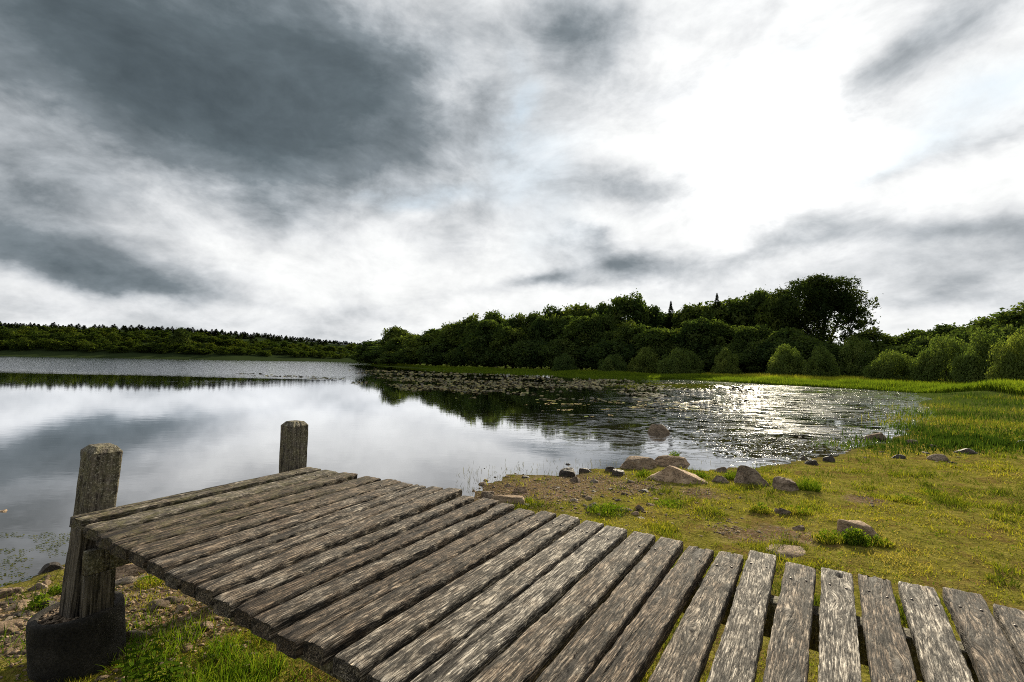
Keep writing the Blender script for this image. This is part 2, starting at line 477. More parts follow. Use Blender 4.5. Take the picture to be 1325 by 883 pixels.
def bareness(x, y):
    b = np.zeros(np.shape(x))
    for c, r_ in BARE:
        b = np.maximum(b, np.exp(-((x - c[0]) ** 2 + (y - c[1]) ** 2) / r_ ** 2))
    return b


ang = np.concatenate([np.arange(-62, 62, 0.45), np.arange(62, 298, 3.0)])
rr = [0.35]
while rr[-1] < 2600:
    rr.append(rr[-1] * (1.02 if rr[-1] < 30 else 1.03))
rr = np.array(rr)
A_, R_ = np.meshgrid(np.radians(ang), rr)
gx_, gy_ = np.sin(A_) * R_, np.cos(A_) * R_
gz_, gs_ = terrain(gx_, gy_, True)
nr_, na_ = gx_.shape
idx = np.arange(nr_ * na_).reshape(nr_, na_)
q = np.stack([idx[:-1], np.roll(idx, -1, 1)[:-1], np.roll(idx, -1, 1)[1:], idx[1:]], -1).reshape(-1, 4)
V = np.stack([gx_, gy_, gz_], -1).reshape(-1, 3)
c0 = len(V)
V = np.concatenate([V, [[0, 0, float(terrain(np.array([0.0]), np.array([0.0]))[0])]]])
fan = np.stack([np.roll(idx[0], -1), idx[0], np.full(na_, c0)], -1)
q = q[:, ::-1]
sdv = np.append(gs_.ravel(), 3.0)
gr = obj('ground', mesh('ground', V, [q, fan], M_GROUND, True, {'sd': sdv, 'bare': bareness(V[:, 0], V[:, 1])}))
tag(gr, kind='structure')
wt = obj('lake_water', mesh('lake_water', [(-900, -200, 0), (400, -200, 0), (400, 1000, 0), (-900, 1000, 0)], np.array([[0, 1, 2, 3]]), M_WATER, False))
tag(wt, kind='structure')


# ------------------------------------------------------------------ jetty
DECK_Z = CAM_Z - 0.95
T = 0.062
PL = [((398, 604), (418, 606), (86, 665), (110, 676)), ((418, 606), (441, 610), (110, 677), (126, 689)), ((441, 609), (466, 613), (127, 690), (144, 699)),
      ((467, 614), (500, 618), (145, 700), (161, 708)), ((503, 618.6), (519.5, 622.4), (163, 707), (192, 722)), ((519.5, 623.6), (534.5, 627), (192, 724.5), (212, 733)),
      ((537, 627), (553, 628.6), (211, 738), (232, 745.7)), ((557, 627), (575.6, 631), (234.5, 743), (252, 754.5)), ((579, 631), (598, 634), (252, 757), (277, 767)),
      ((597, 642), (617, 641), (276, 772.5), (297.6, 781)), ((625, 641), (646.6, 647), (300, 781), (326.6, 794)), ((649, 650), (666.5, 652), (327.7, 795), (348, 812)),
      ((668, 655), (696, 661), (351.5, 813), (391, 832.6)), ((698, 661), (722, 664), (392, 825), (421, 843)), ((727, 664), (751, 669), (432, 845), (466.5, 862.6)),
      ((757.6, 672.6), (781, 677.7), (470.6, 872), (512.6, 883)), ((784, 679), (812, 682.7), (525, 883), (586, 883)), ((820, 686), (848, 691.5), (603.5, 883), (671.7, 883)),
      ((855, 694), (883.5, 700.7), (686, 883), (752, 883)), ((890, 705), (924, 707.6), (748, 883), (819, 883)), ((930.6, 709.4), (962, 717), (836, 883), (897, 883)),
      ((969.7, 711), (1005, 714.5), (913, 883), (972, 883)), ((1016.8, 727), (1056, 730.6), (984.6, 883), (1043, 883)), ((1062, 737), (1103, 735), (1058.6, 883), (1115, 883)),
      ((1111, 742.5), (1152.6, 748), (1126, 883), (1188.6, 883)), ((1161, 752), (1211.6, 760), (1202, 883), (1262, 883)), ((1219, 761), (1270.6, 768.7), (1276, 883), (1332, 883)),
      ((1282.6, 778.5), (1345, 795), (1336, 883), (1400, 883))]
KNOTS = {0: [(0.5, .01)], 10: [(0.95, .0)], 12: [(1.15, .01)], 15: [(0.55, -.01)], 16: [(0.55, .0)], 18: [(1.3, .03)], 19: [(1.62, -.01), (1.05, .02)], 20: [(1.66, .0)],
         22: [(1.2, .02)], 23: [(1.62, .01), (1.5, -.03), (1.42, .02)], 24: [(1.7, .0)], 25: [(1.66, .02)], 26: [(1.5, -.02), (1.25, .03)], 27: [(1.6, 0)]}


def plank_mesh(i, L, wn, wf, seed, moss, tone):
    g = np.random.default_rng(seed)
    nx = int(L / 0.0105)
    w0 = max(wn, wf)
    nt = int(w0 / 0.0034)
    ty = np.linspace(-1, 1, nt)
    # loop: top from -y to +y, side, bottom, side
    sec_y = np.concatenate([ty, [1.015, 1.012, 1.0, .97], [.4, -.4], [-.97, -1.0, -1.012, -1.015]])
    rnd_ = 0.003 + 0.003 * g.random()
    dz_top = -rnd_ * np.clip((np.abs(ty) - 0.90) / 0.10, 0, 1) ** 2
    sec_z = np.concatenate([dz_top, [-.016, -.033, -.048, -T], [-T, -T], [-T, -.048, -.033, -.016]])
    istop = np.concatenate([np.ones(nt), np.zeros(10)])
    M = len(sec_y)
    x = np.linspace(0, L, nx)
    X, SY = np.meshgrid(x, sec_y, indexing='ij')
    w = (wn + (wf - wn) * X / L) / 2
    edge = 0.0055 * (fbm(X * 3.2 + seed, np.sign(SY) * 7.0, seed, 3) - 0.5) + 0.004 * (noise(X * 26, np.sign(SY) * 3 + seed) - .5)
    Y = SY * (w + edge * np.abs(SY))
    Z = np.broadcast_to(sec_z, X.shape).copy()
    TOP = np.broadcast_to(istop, X.shape)
    # grain lines that flow round the knots
    gy = Y + 0.006 * (fbm(X * 1.4 + seed * 3, Y * 3, 0, 2) - .5)
    kn = np.zeros_like(X)
    for kx, ky in KNOTS.get(i, []) + [(L * g.random(), (g.random() - .5) * w0 * .8) for _ in range(g.integers(0, 2))]:
        kx = min(kx, L - .03)
        ux, uy = (X - kx) / (0.06 + .04 * g.random()), (Y - ky) / 0.024
        q2 = ux ** 2 + uy ** 2
        gy = gy + (Y - ky) * -0.82 * np.exp(-q2 * 0.55)
        gy = gy + 0.011 * np.exp(-q2 * .35) * g.choice([-1, 1])
        kn = np.maximum(kn, np.exp(-q2 * 2.2) * (.55 + .45 * g.random()))
    s1 = noise(gy / 0.0055 + seed * 11, X * 4.5, seed)
    s2 = noise(gy / 0.019 + seed * 5, X * 1.7, seed + 4)
    s3 = fbm(X * 7, Y * 16, seed, 3)
    split = sstep(0.74, 0.84, s2) * sstep(.42, .6, noise(X * 1.3 + seed, gy * 9, 3))
    rel = 0.0026 * (s1 - .5) + 0.0035 * (s2 - .5) + 0.0022 * (s3 - .5) - 0.007 * split + 0.004 * kn
    # worn edges: chunks lost along the arrises
    wear = sstep(0.62, 0.8, fbm(X * 5.5 + seed * 2, np.sign(SY) * 4, seed, 3)) * np.clip((np.abs(SY) - 0.7) / 0.3, 0, 1)
    Z = Z + TOP * (rel - 0.007 * wear)
    if i == 23:
        hole = np.exp(-(((X - (L - .07)) / .02) ** 2 + ((Y + .012) / .012) ** 2))
        Z -= TOP * .03 * hole; kn = np.maximum(kn, hole)
    if i == 11:       # broken notch on the lake-side arris near the far end
        Y = Y - np.where(SY > 0, 0.032 * np.exp(-((X - (L - .30)) / .13) ** 2) * SY, 0)
    side = 1 - TOP
    Y = Y + side * 0.004 * (fbm(X * 9, Z * 60, seed + 9, 3) - .5) * np.sign(SY)
    # sag, twist and cup
    Z += 0.004 * math.sin(seed) * (X / L - .5) + Y * 0.05 * (g.random() - .5) + 0.012 * (g.random() - .5)
    # rough sawn and rotted ends
    tn = np.clip(1 - X / 0.05, 0, 1); tf = np.clip(1 - (L - X) / 0.05, 0, 1)
    rough = 0.024 if i < 5 else 0.013
    e1 = rough * (fbm(Y / 0.022 + seed, Z / .04, 2 + seed, 3) - .5); e2 = rough * (fbm(Y / 0.022 - seed, Z / .04, 5 + seed, 3) - .5)
    X = X + tn * e1 + tf * e2
    Z = Z - TOP * (0.004 * tn ** 4 + 0.004 * tf ** 4)
    Vv = np.stack([X, Y, Z], -1).reshape(-1, 3)
    ii = np.arange(nx * M).reshape(nx, M)
    q = np.stack([ii[:-1], ii[1:], np.roll(ii, -1, 1)[1:], np.roll(ii, -1, 1)[:-1]], -1).reshape(-1, 4)
    F = [q]
    # end caps as a strip between top and bottom points
    for st, flip in ((0, True), (nx - 1, False)):
        c = len(Vv); mid = Vv[ii[st]].mean(0)
        Vv = np.concatenate([Vv, [mid]])
        f = np.stack([ii[st], np.roll(ii[st], -1), np.full(M, c)], -1)
        F.append(f[:, ::-1] if flip else f)
    pad = lambda a: np.append(a.ravel(), [a.ravel().mean()] * 2)
    gr_ = np.stack([pad(X), pad(gy + (1 - TOP) * Z * .8), np.full(nx * M + 2, seed * 3.7)], -1)
    crack = TOP * np.clip(split, 0, 1)
    F[0] = F[0][:, ::-1]
    F[1] = F[1][:, ::-1]; F[2] = F[2][:, ::-1]
    return mesh('plank', Vv, F, M_WOOD, True, {'grain': gr_, 'tone': np.full(len(Vv), tone), 'moss': np.full(len(Vv), moss), 'knot': pad(kn * TOP), 'crack': pad(crack)}, 50)


def nail_mesh():
    vs, fs = [(0, 0, 0.0032)], []
    for k, (r_, z_) in enumerate(((0.003, 0.0028), (0.0052, 0.0014), (0.0056, -0.001), (0.005, -0.012))):
        vs += [(r_ * math.cos(a), r_ * math.sin(a), z_) for a in np.linspace(0, 2 * math.pi, 10, endpoint=False)]
    tri = np.array([(0, 1 + j, 1 + (j + 1) % 10) for j in range(10)])
    qd = np.array([(1 + r_ * 10 + j, 1 + (r_ + 1) * 10 + j, 1 + (r_ + 1) * 10 + (j + 1) % 10, 1 + r_ * 10 + (j + 1) % 10) for r_ in range(3) for j in range(10)])
    return mesh('nail', np.array(vs), [tri, qd], M_NAIL)


jetty = empty('jetty', (float(U(300, 700, DECK_Z)[0]), float(U(300, 700, DECK_Z)[1]), 0.0))
tag(jetty, 'weathered wooden jetty of thick grey planks with two stub posts at its lake end', 'jetty')
JL = np.array(jetty.location)
NAIL = nail_mesh()
LEN = 1.77
far_pts, near_pts = [], []
planks = []
for i, (a, b, c, d) in enumerate(PL):
    qa, qb, qc, qd_ = (U(*p_, DECK_Z) for p_ in (a, b, c, d))
    far, near = (qa + qb) / 2, (qc + qd_) / 2
    v = (far - near); ln = np.linalg.norm(v); v /= ln
    nrm = np.array([v[1], -v[0]])
    wf, wn = float(np.clip((qb - qa) @ nrm, .085, .19)), float(np.clip((qd_ - qc) @ nrm, .1, .185))
    if i < 5:
        wf, wn = (0.155, 0.155) if i != 4 else (.14, .17)
    if i > 15:
        near = far - v * LEN * (1 + .012 * math.sin(i * 2.3)); wn = wf + .002
        ln = np.linalg.norm(far - near)
    planks.append((near, far, wn, wf, ln))
# every plank leaves a gap of 2 to 4 cm to the next one
for end in (0, 1):
    c_ = np.array([p_[end] for p_ in planks])
    sp_ = np.array([np.linalg.norm(c_[k + 1] - c_[k]) for k in range(len(c_) - 1)])
    for k in range(len(planks)):
        v_ = planks[k][1] - planks[k][0]; v_ = v_ / np.linalg.norm(v_); nn_ = np.array([v_[1], -v_[0]])
        dl = [abs((c_[k + 1] - c_[k]) @ nn_)] if k < len(c_) - 1 else []
        dl += [abs((c_[k] - c_[k - 1]) @ nn_)] if k else []
        lim = min(sum(dl) / len(dl), min(dl) * 1.15) - (.030 if k <= 3 else .038 if k < 15 else .027)
        p_ = list(planks[k]); p_[2 + end] = max(.085, min(p_[2 + end], lim)); planks[k] = tuple(p_)
# two more planks beyond the right edge of the picture
for k in range(2):
    near, far, wn, wf, ln = planks[-1]
    v = (far - near) / ln; nrm = np.array([v[1], -v[0]])
    planks.append((near + nrm * .155, far + nrm * .155, .125, .125, ln))
for i, (near, far, wn, wf, ln) in enumerate(planks):
    v = (far - near) / ln
    moss = (0.95, 0.85, 0.7, 0.5, 0.25)[i] if i < 5 else 0.06
    me = plank_mesh(i, ln, wn, wf, 3 + i * 7, moss, rnd.random())
    o = obj('plank', me, jetty)
    o.location = Vector((near[0], near[1], DECK_Z)) - Vector(JL)
    o.rotation_euler = (0, 0, math.atan2(v[1], v[0]))
    zs = np.empty(len(me.vertices) * 3, np.float32); me.vertices.foreach_get('co', zs); zs = zs.reshape(-1, 3)
    far_pts.append(far); near_pts.append(near)
    spots = [(ln - 0.20 - .03 * rnd.random(), -wf * .27), (ln - 0.20 - .03 * rnd.random(), wf * .27)]
    for nx_, ny_ in spots:
        ny_ += (rnd.random() - .5) * .012
        tz = zs[np.argmin((zs[:, 0] - nx_) ** 2 + (zs[:, 1] - ny_) ** 2 + (zs[:, 2] < -.03) * 9)][2]
        obj('nail', NAIL, o, (nx_, ny_, float(tz) + 0.0012))


def beam_mesh(a, b, w, h, seed, mat):
    """a straight timber from a to b (top centre line)"""
    a, b = np.array(a, float), np.array(b, float)
    L = np.linalg.norm(b - a); v = (b - a) / L; sd_ = np.array([v[1], -v[0], 0]); sd_ /= np.linalg.norm(sd_)
    n_ = max(6, int(L / .06)); t = np.linspace(0, L, n_)
    sec = np.array([(-.5, -.03), (-.47, 0), (-.2, 0), (.2, 0), (.47, 0), (.5, -.03), (.5, -.5), (.5, -.97), (.47, -1), (-.47, -1), (-.5, -.97), (-.5, -.5)])
    X = np.repeat(t[:, None], len(sec), 1)
    wob = 1 + .06 * (fbm(X * 4, np.arange(len(sec))[None] * .7, seed, 3) - .5)
    Pp = a + v * X[..., None] + sd_ * (sec[:, 0] * w * wob)[..., None] + np.array([0, 0, 1]) * (sec[:, 1] * h)[None, :, None]
    ii = np.arange(n_ * len(sec)).reshape(n_, -1)
    q = np.stack([ii[:-1], np.roll(ii, -1, 1)[:-1], np.roll(ii, -1, 1)[1:], ii[1:]], -1).reshape(-1, 4)
    return mesh('beam', Pp.reshape(-1, 3), [q, ii[0][None, ::-1], ii[-1][None]], mat, False)


def post_mesh(side, z0, z1, seed, chamfer=True):
    """a square post with worn arrises; local z = 0 is the deck"""
    hs = side / 2; b = side * .06
    sec = []
    for sx, sy in ((1, 1), (-1, 1), (-1, -1), (1, -1)):
        pts = [(sx * hs, sy * (hs - b)), (sx * (hs - b * .3), sy * (hs - b * .3)), (sx * (hs - b), sy * hs)]
        if sx * sy < 0:
            pts = pts[::-1]
        sec += pts
    # subdivide
    sec = np.array(sec); nxt = np.roll(sec, -1, 0)
    s2 = []
    for a, b_ in zip(sec, nxt):
        k = max(1, int(np.linalg.norm(b_ - a) / .014))
        s2 += [a + (b_ - a) * j / k for j in range(k)]
    sec = np.array(s2); M = len(sec)
    zz = list(np.linspace(z0, z1 - .038, int((z1 - z0) / .014)))
    prof = [(z, 1.0) for z in zz]
    if chamfer:
        prof += [(z1 - .034, 1.0), (z1 - .017, .83), (z1, .66), (z1 + .002, .4), (z1 + .003, .15)]
    else:
        prof += [(z1, 1.0), (z1, .5), (z1, .1)]
    prof = np.array(prof)
    X = sec[None, :, 0] * prof[:, None, 1]; Y = sec[None, :, 1] * prof[:, None, 1]; Z = np.repeat(prof[:, :1], M, 1)
    aa = np.arctan2(Y, X)
    d = .003 * (fbm(aa * 5, Z * 5, seed, 4) - .5) + .006 * (fbm(X * 40, Y * 40, Z * 14 + seed, 4) - .5) - .006 * sstep(.68, .8, noise(aa * 9 + seed, Z * 1.3, seed))
    k = 1 + d / hs
    X, Y = X * k, Y * k
    Z = Z + (prof[:, 1:] < .99) * .008 * (fbm(X * 30, Y * 30, seed, 3) - .5)
    ii = np.arange(len(prof) * M).reshape(-1, M)
    q = np.stack([ii[:-1], np.roll(ii, -1, 1)[:-1], np.roll(ii, -1, 1)[1:], ii[1:]], -1).reshape(-1, 4)
    return mesh('post', np.stack([X, Y, Z], -1).reshape(-1, 3), [q, ii[-1][None], ii[0][None, ::-1]], M_POST, True, None, 32)


def dirs(i):
    near, far, wn, wf, ln = planks[i]
    v = (far - near) / ln
    return near, far, v, np.array([v[1], -v[0]])


n0, f0, v0, r0 = dirs(0)
PS = 0.165
# lake-end posts stand against the outer edge of the first plank
pA = n0 - r0 * (planks[0][2] / 2 + PS / 2 + .004) + v0 * 0.15
pB = f0 - r0 * (planks[0][3] / 2 + PS / 2 + .004) - v0 * 0.10
for k, (pp, z0, lean) in enumerate(((pA, -.80, (0.0, 0.035)), (pB, -1.05, (0.0, 0.0)))):
    o = obj('post', post_mesh(PS, z0, 0.385 if k == 0 else .40, 4 + k * 9), jetty, Vector((pp[0], pp[1], DECK_Z)) - Vector(JL))
    o.rotation_euler = (Matrix.Rotation(.078 if k == 0 else .004, 3, 'Y') @ Matrix.Rotation(math.atan2(v0[1], v0[0]), 3, 'Z')).to_euler()
    if k == 0:
        o['label'] = 'leaning square post with a chamfered mossy top rising from the concrete footing'
    else:
        o['label'] = 'upright square post with a chamfered lichen top at the far corner'
# bearers under the planks and two hidden legs
for off, which in ((0.30, 'far'), (0.20, 'near')):
    pts = []
    for i in (0, len(planks) // 2, len(planks) - 1):
        near, far, v, r_ = dirs(i)
        pts.append((far - v * off) if which == 'far' else near + v * off)
    ext = pts[0] + (pts[0] - pts[1]) / np.linalg.norm(pts[0] - pts[1]) * .07
    pts[0] = ext
    for a, b in ((pts[0], pts[1]), (pts[1], pts[2])):
        o = obj('bearer', beam_mesh((*a, DECK_Z - T - .012), (*b, DECK_Z - T - .012), .09, .15, 3, M_POST), jetty)
        o.location = -Vector(JL)
    for a in (pts[1],):
        o = obj('post', post_mesh(.15, -1.1, -T - .17, 31, False), jetty, Vector((a[0], a[1], DECK_Z)) - Vector(JL))
# cross rail between the lake-end posts
ca, cb = pA + r0 * (PS / 2 + .03), pB + r0 * (PS / 2 + .03)
o = obj('cross_rail', beam_mesh((*(ca - v0 * .078), DECK_Z - T - .165), (*(cb + v0 * .1), DECK_Z - T - .165), .052, .14, 8, M_POST), jetty)
o.location = -Vector(JL)

cl_ = obj('cleat', beam_mesh((*(ca - v0 * .079), 0), (*(ca + v0 * .074), 0), .05, .34, 12, M_POST), jetty)
cl_.location = Vector((0, 0, DECK_Z - T - .308)) - Vector(JL)
# concrete pipe footing, filled with gravel
pbase = pA + np.array([-.068, -.003])
footing_top = 0.435
zg = float(terrain(np.array([pbase[0]]), np.array([pbase[1]]))[0])
prof = [(0.178, footing_top - .10), (.178, footing_top - .02), (.182, footing_top - .004), (.192, footing_top + .003), (.213, footing_top + .002), (.223, footing_top - .006), (.228, footing_top - .03)]
prof += [(.228, z) for z in np.linspace(footing_top - .08, zg - .12, 9)]
prof = np.array(prof); NS = 96
th = np.linspace(0, 2 * np.pi, NS, endpoint=False)
rr_ = prof[:, :1] * (1 + .008 * (fbm(np.cos(th)[None] * 3, np.sin(th)[None] * 3, prof[:, 1:] * 8, 3) - .5))
Vp = np.stack([rr_ * np.cos(th), rr_ * np.sin(th), np.repeat(prof[:, 1:], NS, 1) + .006 * (fbm(np.cos(th)[None] * 9, np.sin(th)[None] * 9, prof[:, 1:] * 20, 3) - .5)], -1)
Vp[..., 2] -= footing_top
ii = np.arange(Vp.shape[0] * NS).reshape(-1, NS)
q = np.stack([ii[:-1], ii[1:], np.roll(ii, -1, 1)[1:], np.roll(ii, -1, 1)[:-1]], -1).reshape(-1, 4)
foot = obj('concrete_footing', mesh('concrete_footing', Vp.reshape(-1, 3), q, M_CONC), jetty)
foot.location = Vector((pbase[0], pbase[1], footing_top)) - Vector(JL)
foot.rotation_euler = (rad(1.5), rad(-4.0), 0)


def pebble_field(pts, sizes, seed):
    """many tiny stones in one mesh (octahedra, squashed)"""
    g = np.random.default_rng(seed)
    base = np.array([(1, 0, 0), (-1, 0, 0), (0, 1, 0), (0, -1, 0), (0, 0, 1), (0, 0, -1), (.7, .7, .35), (-.7, .7, .35), (-.7, -.7, .35), (.7, -.7, .35)])
    fc = np.array([(4, 6, 7), (4, 7, 8), (4, 8, 9), (4, 9, 6), (6, 0, 2), (6, 2, 7), (7, 2, 1), (7, 1, 8), (8, 1, 3), (8, 3, 9), (9, 3, 0), (9, 0, 6), (5, 2, 0), (5, 1, 2), (5, 3, 1), (5, 0, 3)])
    fc = np.array([(4, 6, 7), (4, 7, 8), (4, 8, 9), (4, 9, 6), (6, 2, 7), (7, 1, 8), (8, 3, 9), (9, 0, 6), (0, 2, 6), (2, 1, 7), (1, 3, 8), (3, 0, 9), (5, 2, 0), (5, 1, 2), (5, 3, 1), (5, 0, 3)])
    N = len(pts)
    B = base[None] * (0.7 + .6 * g.random((N, 10, 1)))
    sc_ = sizes[:, None, None] * np.stack([.7 + .7 * g.random(N), .6 + .5 * g.random(N), .35 + .35 * g.random(N)], -1)[:, None]
    B = B * sc_
    a = g.random(N) * 6.28
    c, s = np.cos(a)[:, None], np.sin(a)[:, None]
    Vv = np.stack([B[..., 0] * c - B[..., 1] * s, B[..., 0] * s + B[..., 1] * c, B[..., 2]], -1) + pts[:, None]
    F = (fc[None] + np.arange(N)[:, None, None] * 10).reshape(-1, 3)
    return Vv.reshape(-1, 3), F


ra, rb = np.sqrt(R.random(1500)) * .178, R.random(1500) * 6.283
gp = np.stack([ra * np.cos(rb), ra * np.sin(rb), -.035 + .02 * R.random(1500)], -1)
Vv, Ff = pebble_field(gp, .006 + .012 * R.random(1500) ** 2, 5)
o = obj('gravel_fill', mesh('gravel_fill', Vv, Ff, M_GREY, False), foot)
o['kind'] = 'stuff'


# ------------------------------------------------------------------ rocks
def ico(sub):
    import bmesh
    bm = bmesh.new(); bmesh.ops.create_icosphere(bm, subdivisions=sub, radius=1)
    v = np.array([x.co[:] for x in bm.verts]); f = np.array([[y.index for y in x.verts] for x in bm.faces]); bm.free()
    return v, f


ICO = {k: ico(k) for k in (3, 4, 5)}


def rock_mesh(seed, sub=5, cuts=9, rough=.10, boxy=0.0, flat=0.0):
    """unit rock: half extents 1, bottom below z=0"""
    g = np.random.default_rng(seed)
    v, f = ICO[sub]; v = v.copy()
    if boxy:
        p_ = 2 + 6 * boxy
        v /= (np.abs(v) ** p_).sum(1, keepdims=True) ** (1 / p_)
    for _ in range(cuts):
        nn = g.normal(size=3); nn[2] = abs(nn[2]) * .8; nn /= np.linalg.norm(nn)
        d = .50 + .32 * g.random()
        over = np.maximum(v @ nn - d * (1 + .35 * boxy), 0)
        v -= over[:, None] * nn * .92
    if flat:
        v[:, 2] = np.where(v[:, 2] > flat, flat + (v[:, 2] - flat) * .15, v[:, 2])
    L = np.linalg.norm(v, axis=1, keepdims=True); nn = v / L
    s = seed * 3.1
    d = rough * 1.9 * (fbm(v[:, 0] * 1.4 + s, v[:, 1] * 1.4, v[:, 2] * 1.4, 3) - .5) + rough * 1.0 * (fbm(v[:, 0] * 5 + s, v[:, 1] * 5, v[:, 2] * 5, 4) - .5)
    v = v + nn * d[:, None]
    mx = np.abs(v).max(0); mx[2] = v[:, 2].max()
    return v / mx, f


ROCK_MESH = {}


def rock(name, x0, x1, y0, y1, mat, seed, label, cat='rock', depth=0.8, rz=0.0, tilt=(0, 0), minz=0.0, group=None, boxy=0.0, flat=0.0, sub=5, cuts=9, rough=.10, hmax=None):
    """a stone whose outline in the photograph spans x0..x1, y0..y1; it rests on the ground seen at its foot"""
    cx = (x0 + x1) / 2
    b = G(np.array(float(cx)), np.array(float(y1)), minz)
    d = float(np.dot(np.array([b[0], b[1], b[2] - CAM_Z]), np.array(fw)))
    w = (x1 - x0) / 2 * d / F_PX
    dp = w * depth
    # foot of the stone is its near edge: centre lies deeper
    k = 1 + dp * .85 / d
    w *= k; dp *= k
    x, y = b[0] * k, b[1] * k
    z = max(float(terrain(np.array([x]), np.array([y]))[0]), minz - .05)
    d2 = d * k
    dv = ray(cx, y0)
    ztop = CAM_Z + dv[2] / dv[1] * y
    h = min(max(ztop - z, w * .12) * (.66 if cat == 'boulder' else .78), hmax if hmax else w * .85)
    v, f = rock_mesh(seed, sub, cuts, rough, boxy, flat)
    V = v * np.array([w, dp, h])
    V[:, 2] = np.where(V[:, 2] < 0, V[:, 2] * .5, V[:, 2])
    o = obj(name, mesh(name, V, f, mat, True, None, 38), None, (x, y, z - .01))
    yaw = -math.atan2(x, y)
    o.rotation_euler = (rad(tilt[0]), rad(tilt[1]), yaw + rad(rz))
    return tag(o, label, cat, group)


rock('boulder', 835, 894, 581, 603, M_TAN, 11, 'long low tan boulder at the back of the boulder heap, its top almost level', 'boulder', .5, rough=.08, flat=.6)
rock('boulder', 799, 853, 582, 608, M_TAN, 12, 'rounded warm tan boulder at the left end of the boulder heap by the water', 'boulder', .8, rough=.07)
rock('boulder', 832, 928, 592, 627, M_TAN, 13, 'widest boulder of the heap, domed and streaked brown, in front of the others', 'boulder', .75, rough=.09)
rock('rock', 837, 849, 586, 600, M_PALE, 14, 'small white stone wedged upright between the tan boulders', 'rock', .4, tilt=(0, 25), sub=4)
rock('rock', 782, 799, 600, 611, M_DARK, 15, 'dark wet rock against the left foot of the boulder heap, farther from the viewer', 'rock', .7, tilt=(0, -12), sub=4)
rock('rock', 789, 809, 604, 616, M_DARK, 16, 'dark wet rock in front of the rounded tan boulder', 'rock', .8, sub=4)
rock('rock', 721, 750, 602, 617, M_DARK, 17, 'black oblong cobble at the water edge, largest left of the boulder heap', 'rock', .6, boxy=.5, sub=4)
rock('rock', 749, 769, 604, 612, M_DARK, 18, 'low flat dark rock just right of the black oblong cobble', 'rock', .5, sub=4)
rock('rock', 729, 742, 591, 602, M_DARK, 19, 'pointed brown rock standing in the shallows behind the black cobble', 'rock', .5, sub=4, cuts=14)
rock('rock', 622, 633, 600, 607, M_DARK, 20, 'small lone dark rock in the bright water beyond the jetty', 'rock', .6, sub=4)
rock('rock', 952, 999, 600, 628, M_GREY, 21, 'angular grey brown block leaning on the bank right of the boulder heap', 'rock', .7, boxy=.6, tilt=(0, 14), cuts=7)
rock('rock', 1000, 1032, 612, 636, M_GREY, 22, 'grey faceted rock between the angular leaning block and a grass tuft', 'rock', .8, boxy=.6, tilt=(0, 10), cuts=8)
rock('rock', 924, 943, 601, 612, M_GREY, 23, 'small grey rock peeping up behind the right end of the widest boulder', 'rock', .7, sub=4)
rock('rock', 916, 944, 612, 625, M_GREY, 24, 'low grey slab leaning between the widest boulder and the angular block', 'rock', .5, sub=4, tilt=(0, -12))
rock('rock', 838, 872, 544, 562, M_GREY, 25, 'lone grey wedge of rock standing out in the dark water', 'rock', .5, tilt=(0, 8), cuts=6)
rock('rock', 1035, 1047, 582, 595, M_DARK, 26, 'upright dark rock, farthest left of three at the cove edge', 'rock', .8, sub=4)
rock('rock', 1041, 1060, 592, 602, M_DARK, 27, 'low dark rock nearest the viewer of three at the cove edge', 'rock', .7, sub=4)
rock('rock', 1061, 1079, 583, 598, M_DARK, 28, 'roundest dark rock, at the right of three at the cove edge', 'rock', .9, sub=4)
rock('rock', 1004, 1024, 646, 667, M_GREY, 29, 'grey rock with a lower shelf at its left in the short grass', 'rock', .8, boxy=.4, sub=4)
rock('rock', 997, 1012, 653, 664, M_GREY, 30, 'flat stone forming a low shelf at the left of a grey rock in the grass', 'rock', .7, sub=4)
rock('stone_block', 1087, 1135, 668, 697, M_TAN, 31, 'tan stone block with a pale flat top, a green plant growing on its front', 'stone block', .55, boxy=.85, tilt=(0, 5), cuts=3, flat=.75, rough=.06)
rock('rock', 1026, 1043, 671, 687, M_GREY, 32, 'small grey stone between the bare bedrock patch and the block with the plant', 'rock', .8, sub=4)
rock('bedrock_slab', 986, 1058, 697, 724, M_TAN, 33, 'flat bare bedrock patch lying flush in the grass beside the jetty', 'bedrock', .8, rough=.05, flat=.5, hmax=.035)
rock('rock', 1203, 1230, 585, 597, M_GREY, 34, 'peaked brown rock on the grass where the reeds begin', 'rock', .7, sub=4)
rock('rock', 1235, 1263, 577, 588, M_DARK, 35, 'low dark rock behind and right of the peaked brown rock', 'rock', .6, sub=4)
rock('rock', 1154, 1172, 586, 594, M_DARK, 36, 'flattish dark rock on the shoreline left of the peaked brown rock', 'rock', .7, sub=4)
rock('rock', 1122, 1152, 556, 570, M_GREY, 37, 'long grey rock half drowned among the reeds, the one farther left', 'rock', .5, sub=4)
rock('rock', 1170, 1192, 567, 575, M_GREY, 38, 'flat grey rock among the reeds close to the shore', 'rock', .5, sub=4)
rock('rock', 1316, 1340, 566, 576, M_DARK, 39, 'dark rock at the right edge beyond the lawn', 'rock', .7, sub=4)
rock('rock', 634, 679, 637, 656, M_TAN, 40, 'brick shaped brown slab lying against the far edge of the jetty', 'rock', .35, boxy=.9, cuts=3, sub=4, rough=.06)
rock('rock', 622, 640, 633, 643, M_GREY, 41, 'small square stone at the left end of the brick shaped slab', 'rock', .6, boxy=.7, sub=4, cuts=4)
rock('rock', 664, 683, 626, 638, M_TAN, 42, 'tilted wedge of brown stone behind the brick shaped slab', 'rock', .5, tilt=(0, -18), sub=4, cuts=12)
rock('rock', 816, 834, 650, 662, M_GREY, 43, 'dark grey stone in the grass between the boulder heap and the jetty', 'rock', .7, sub=4)
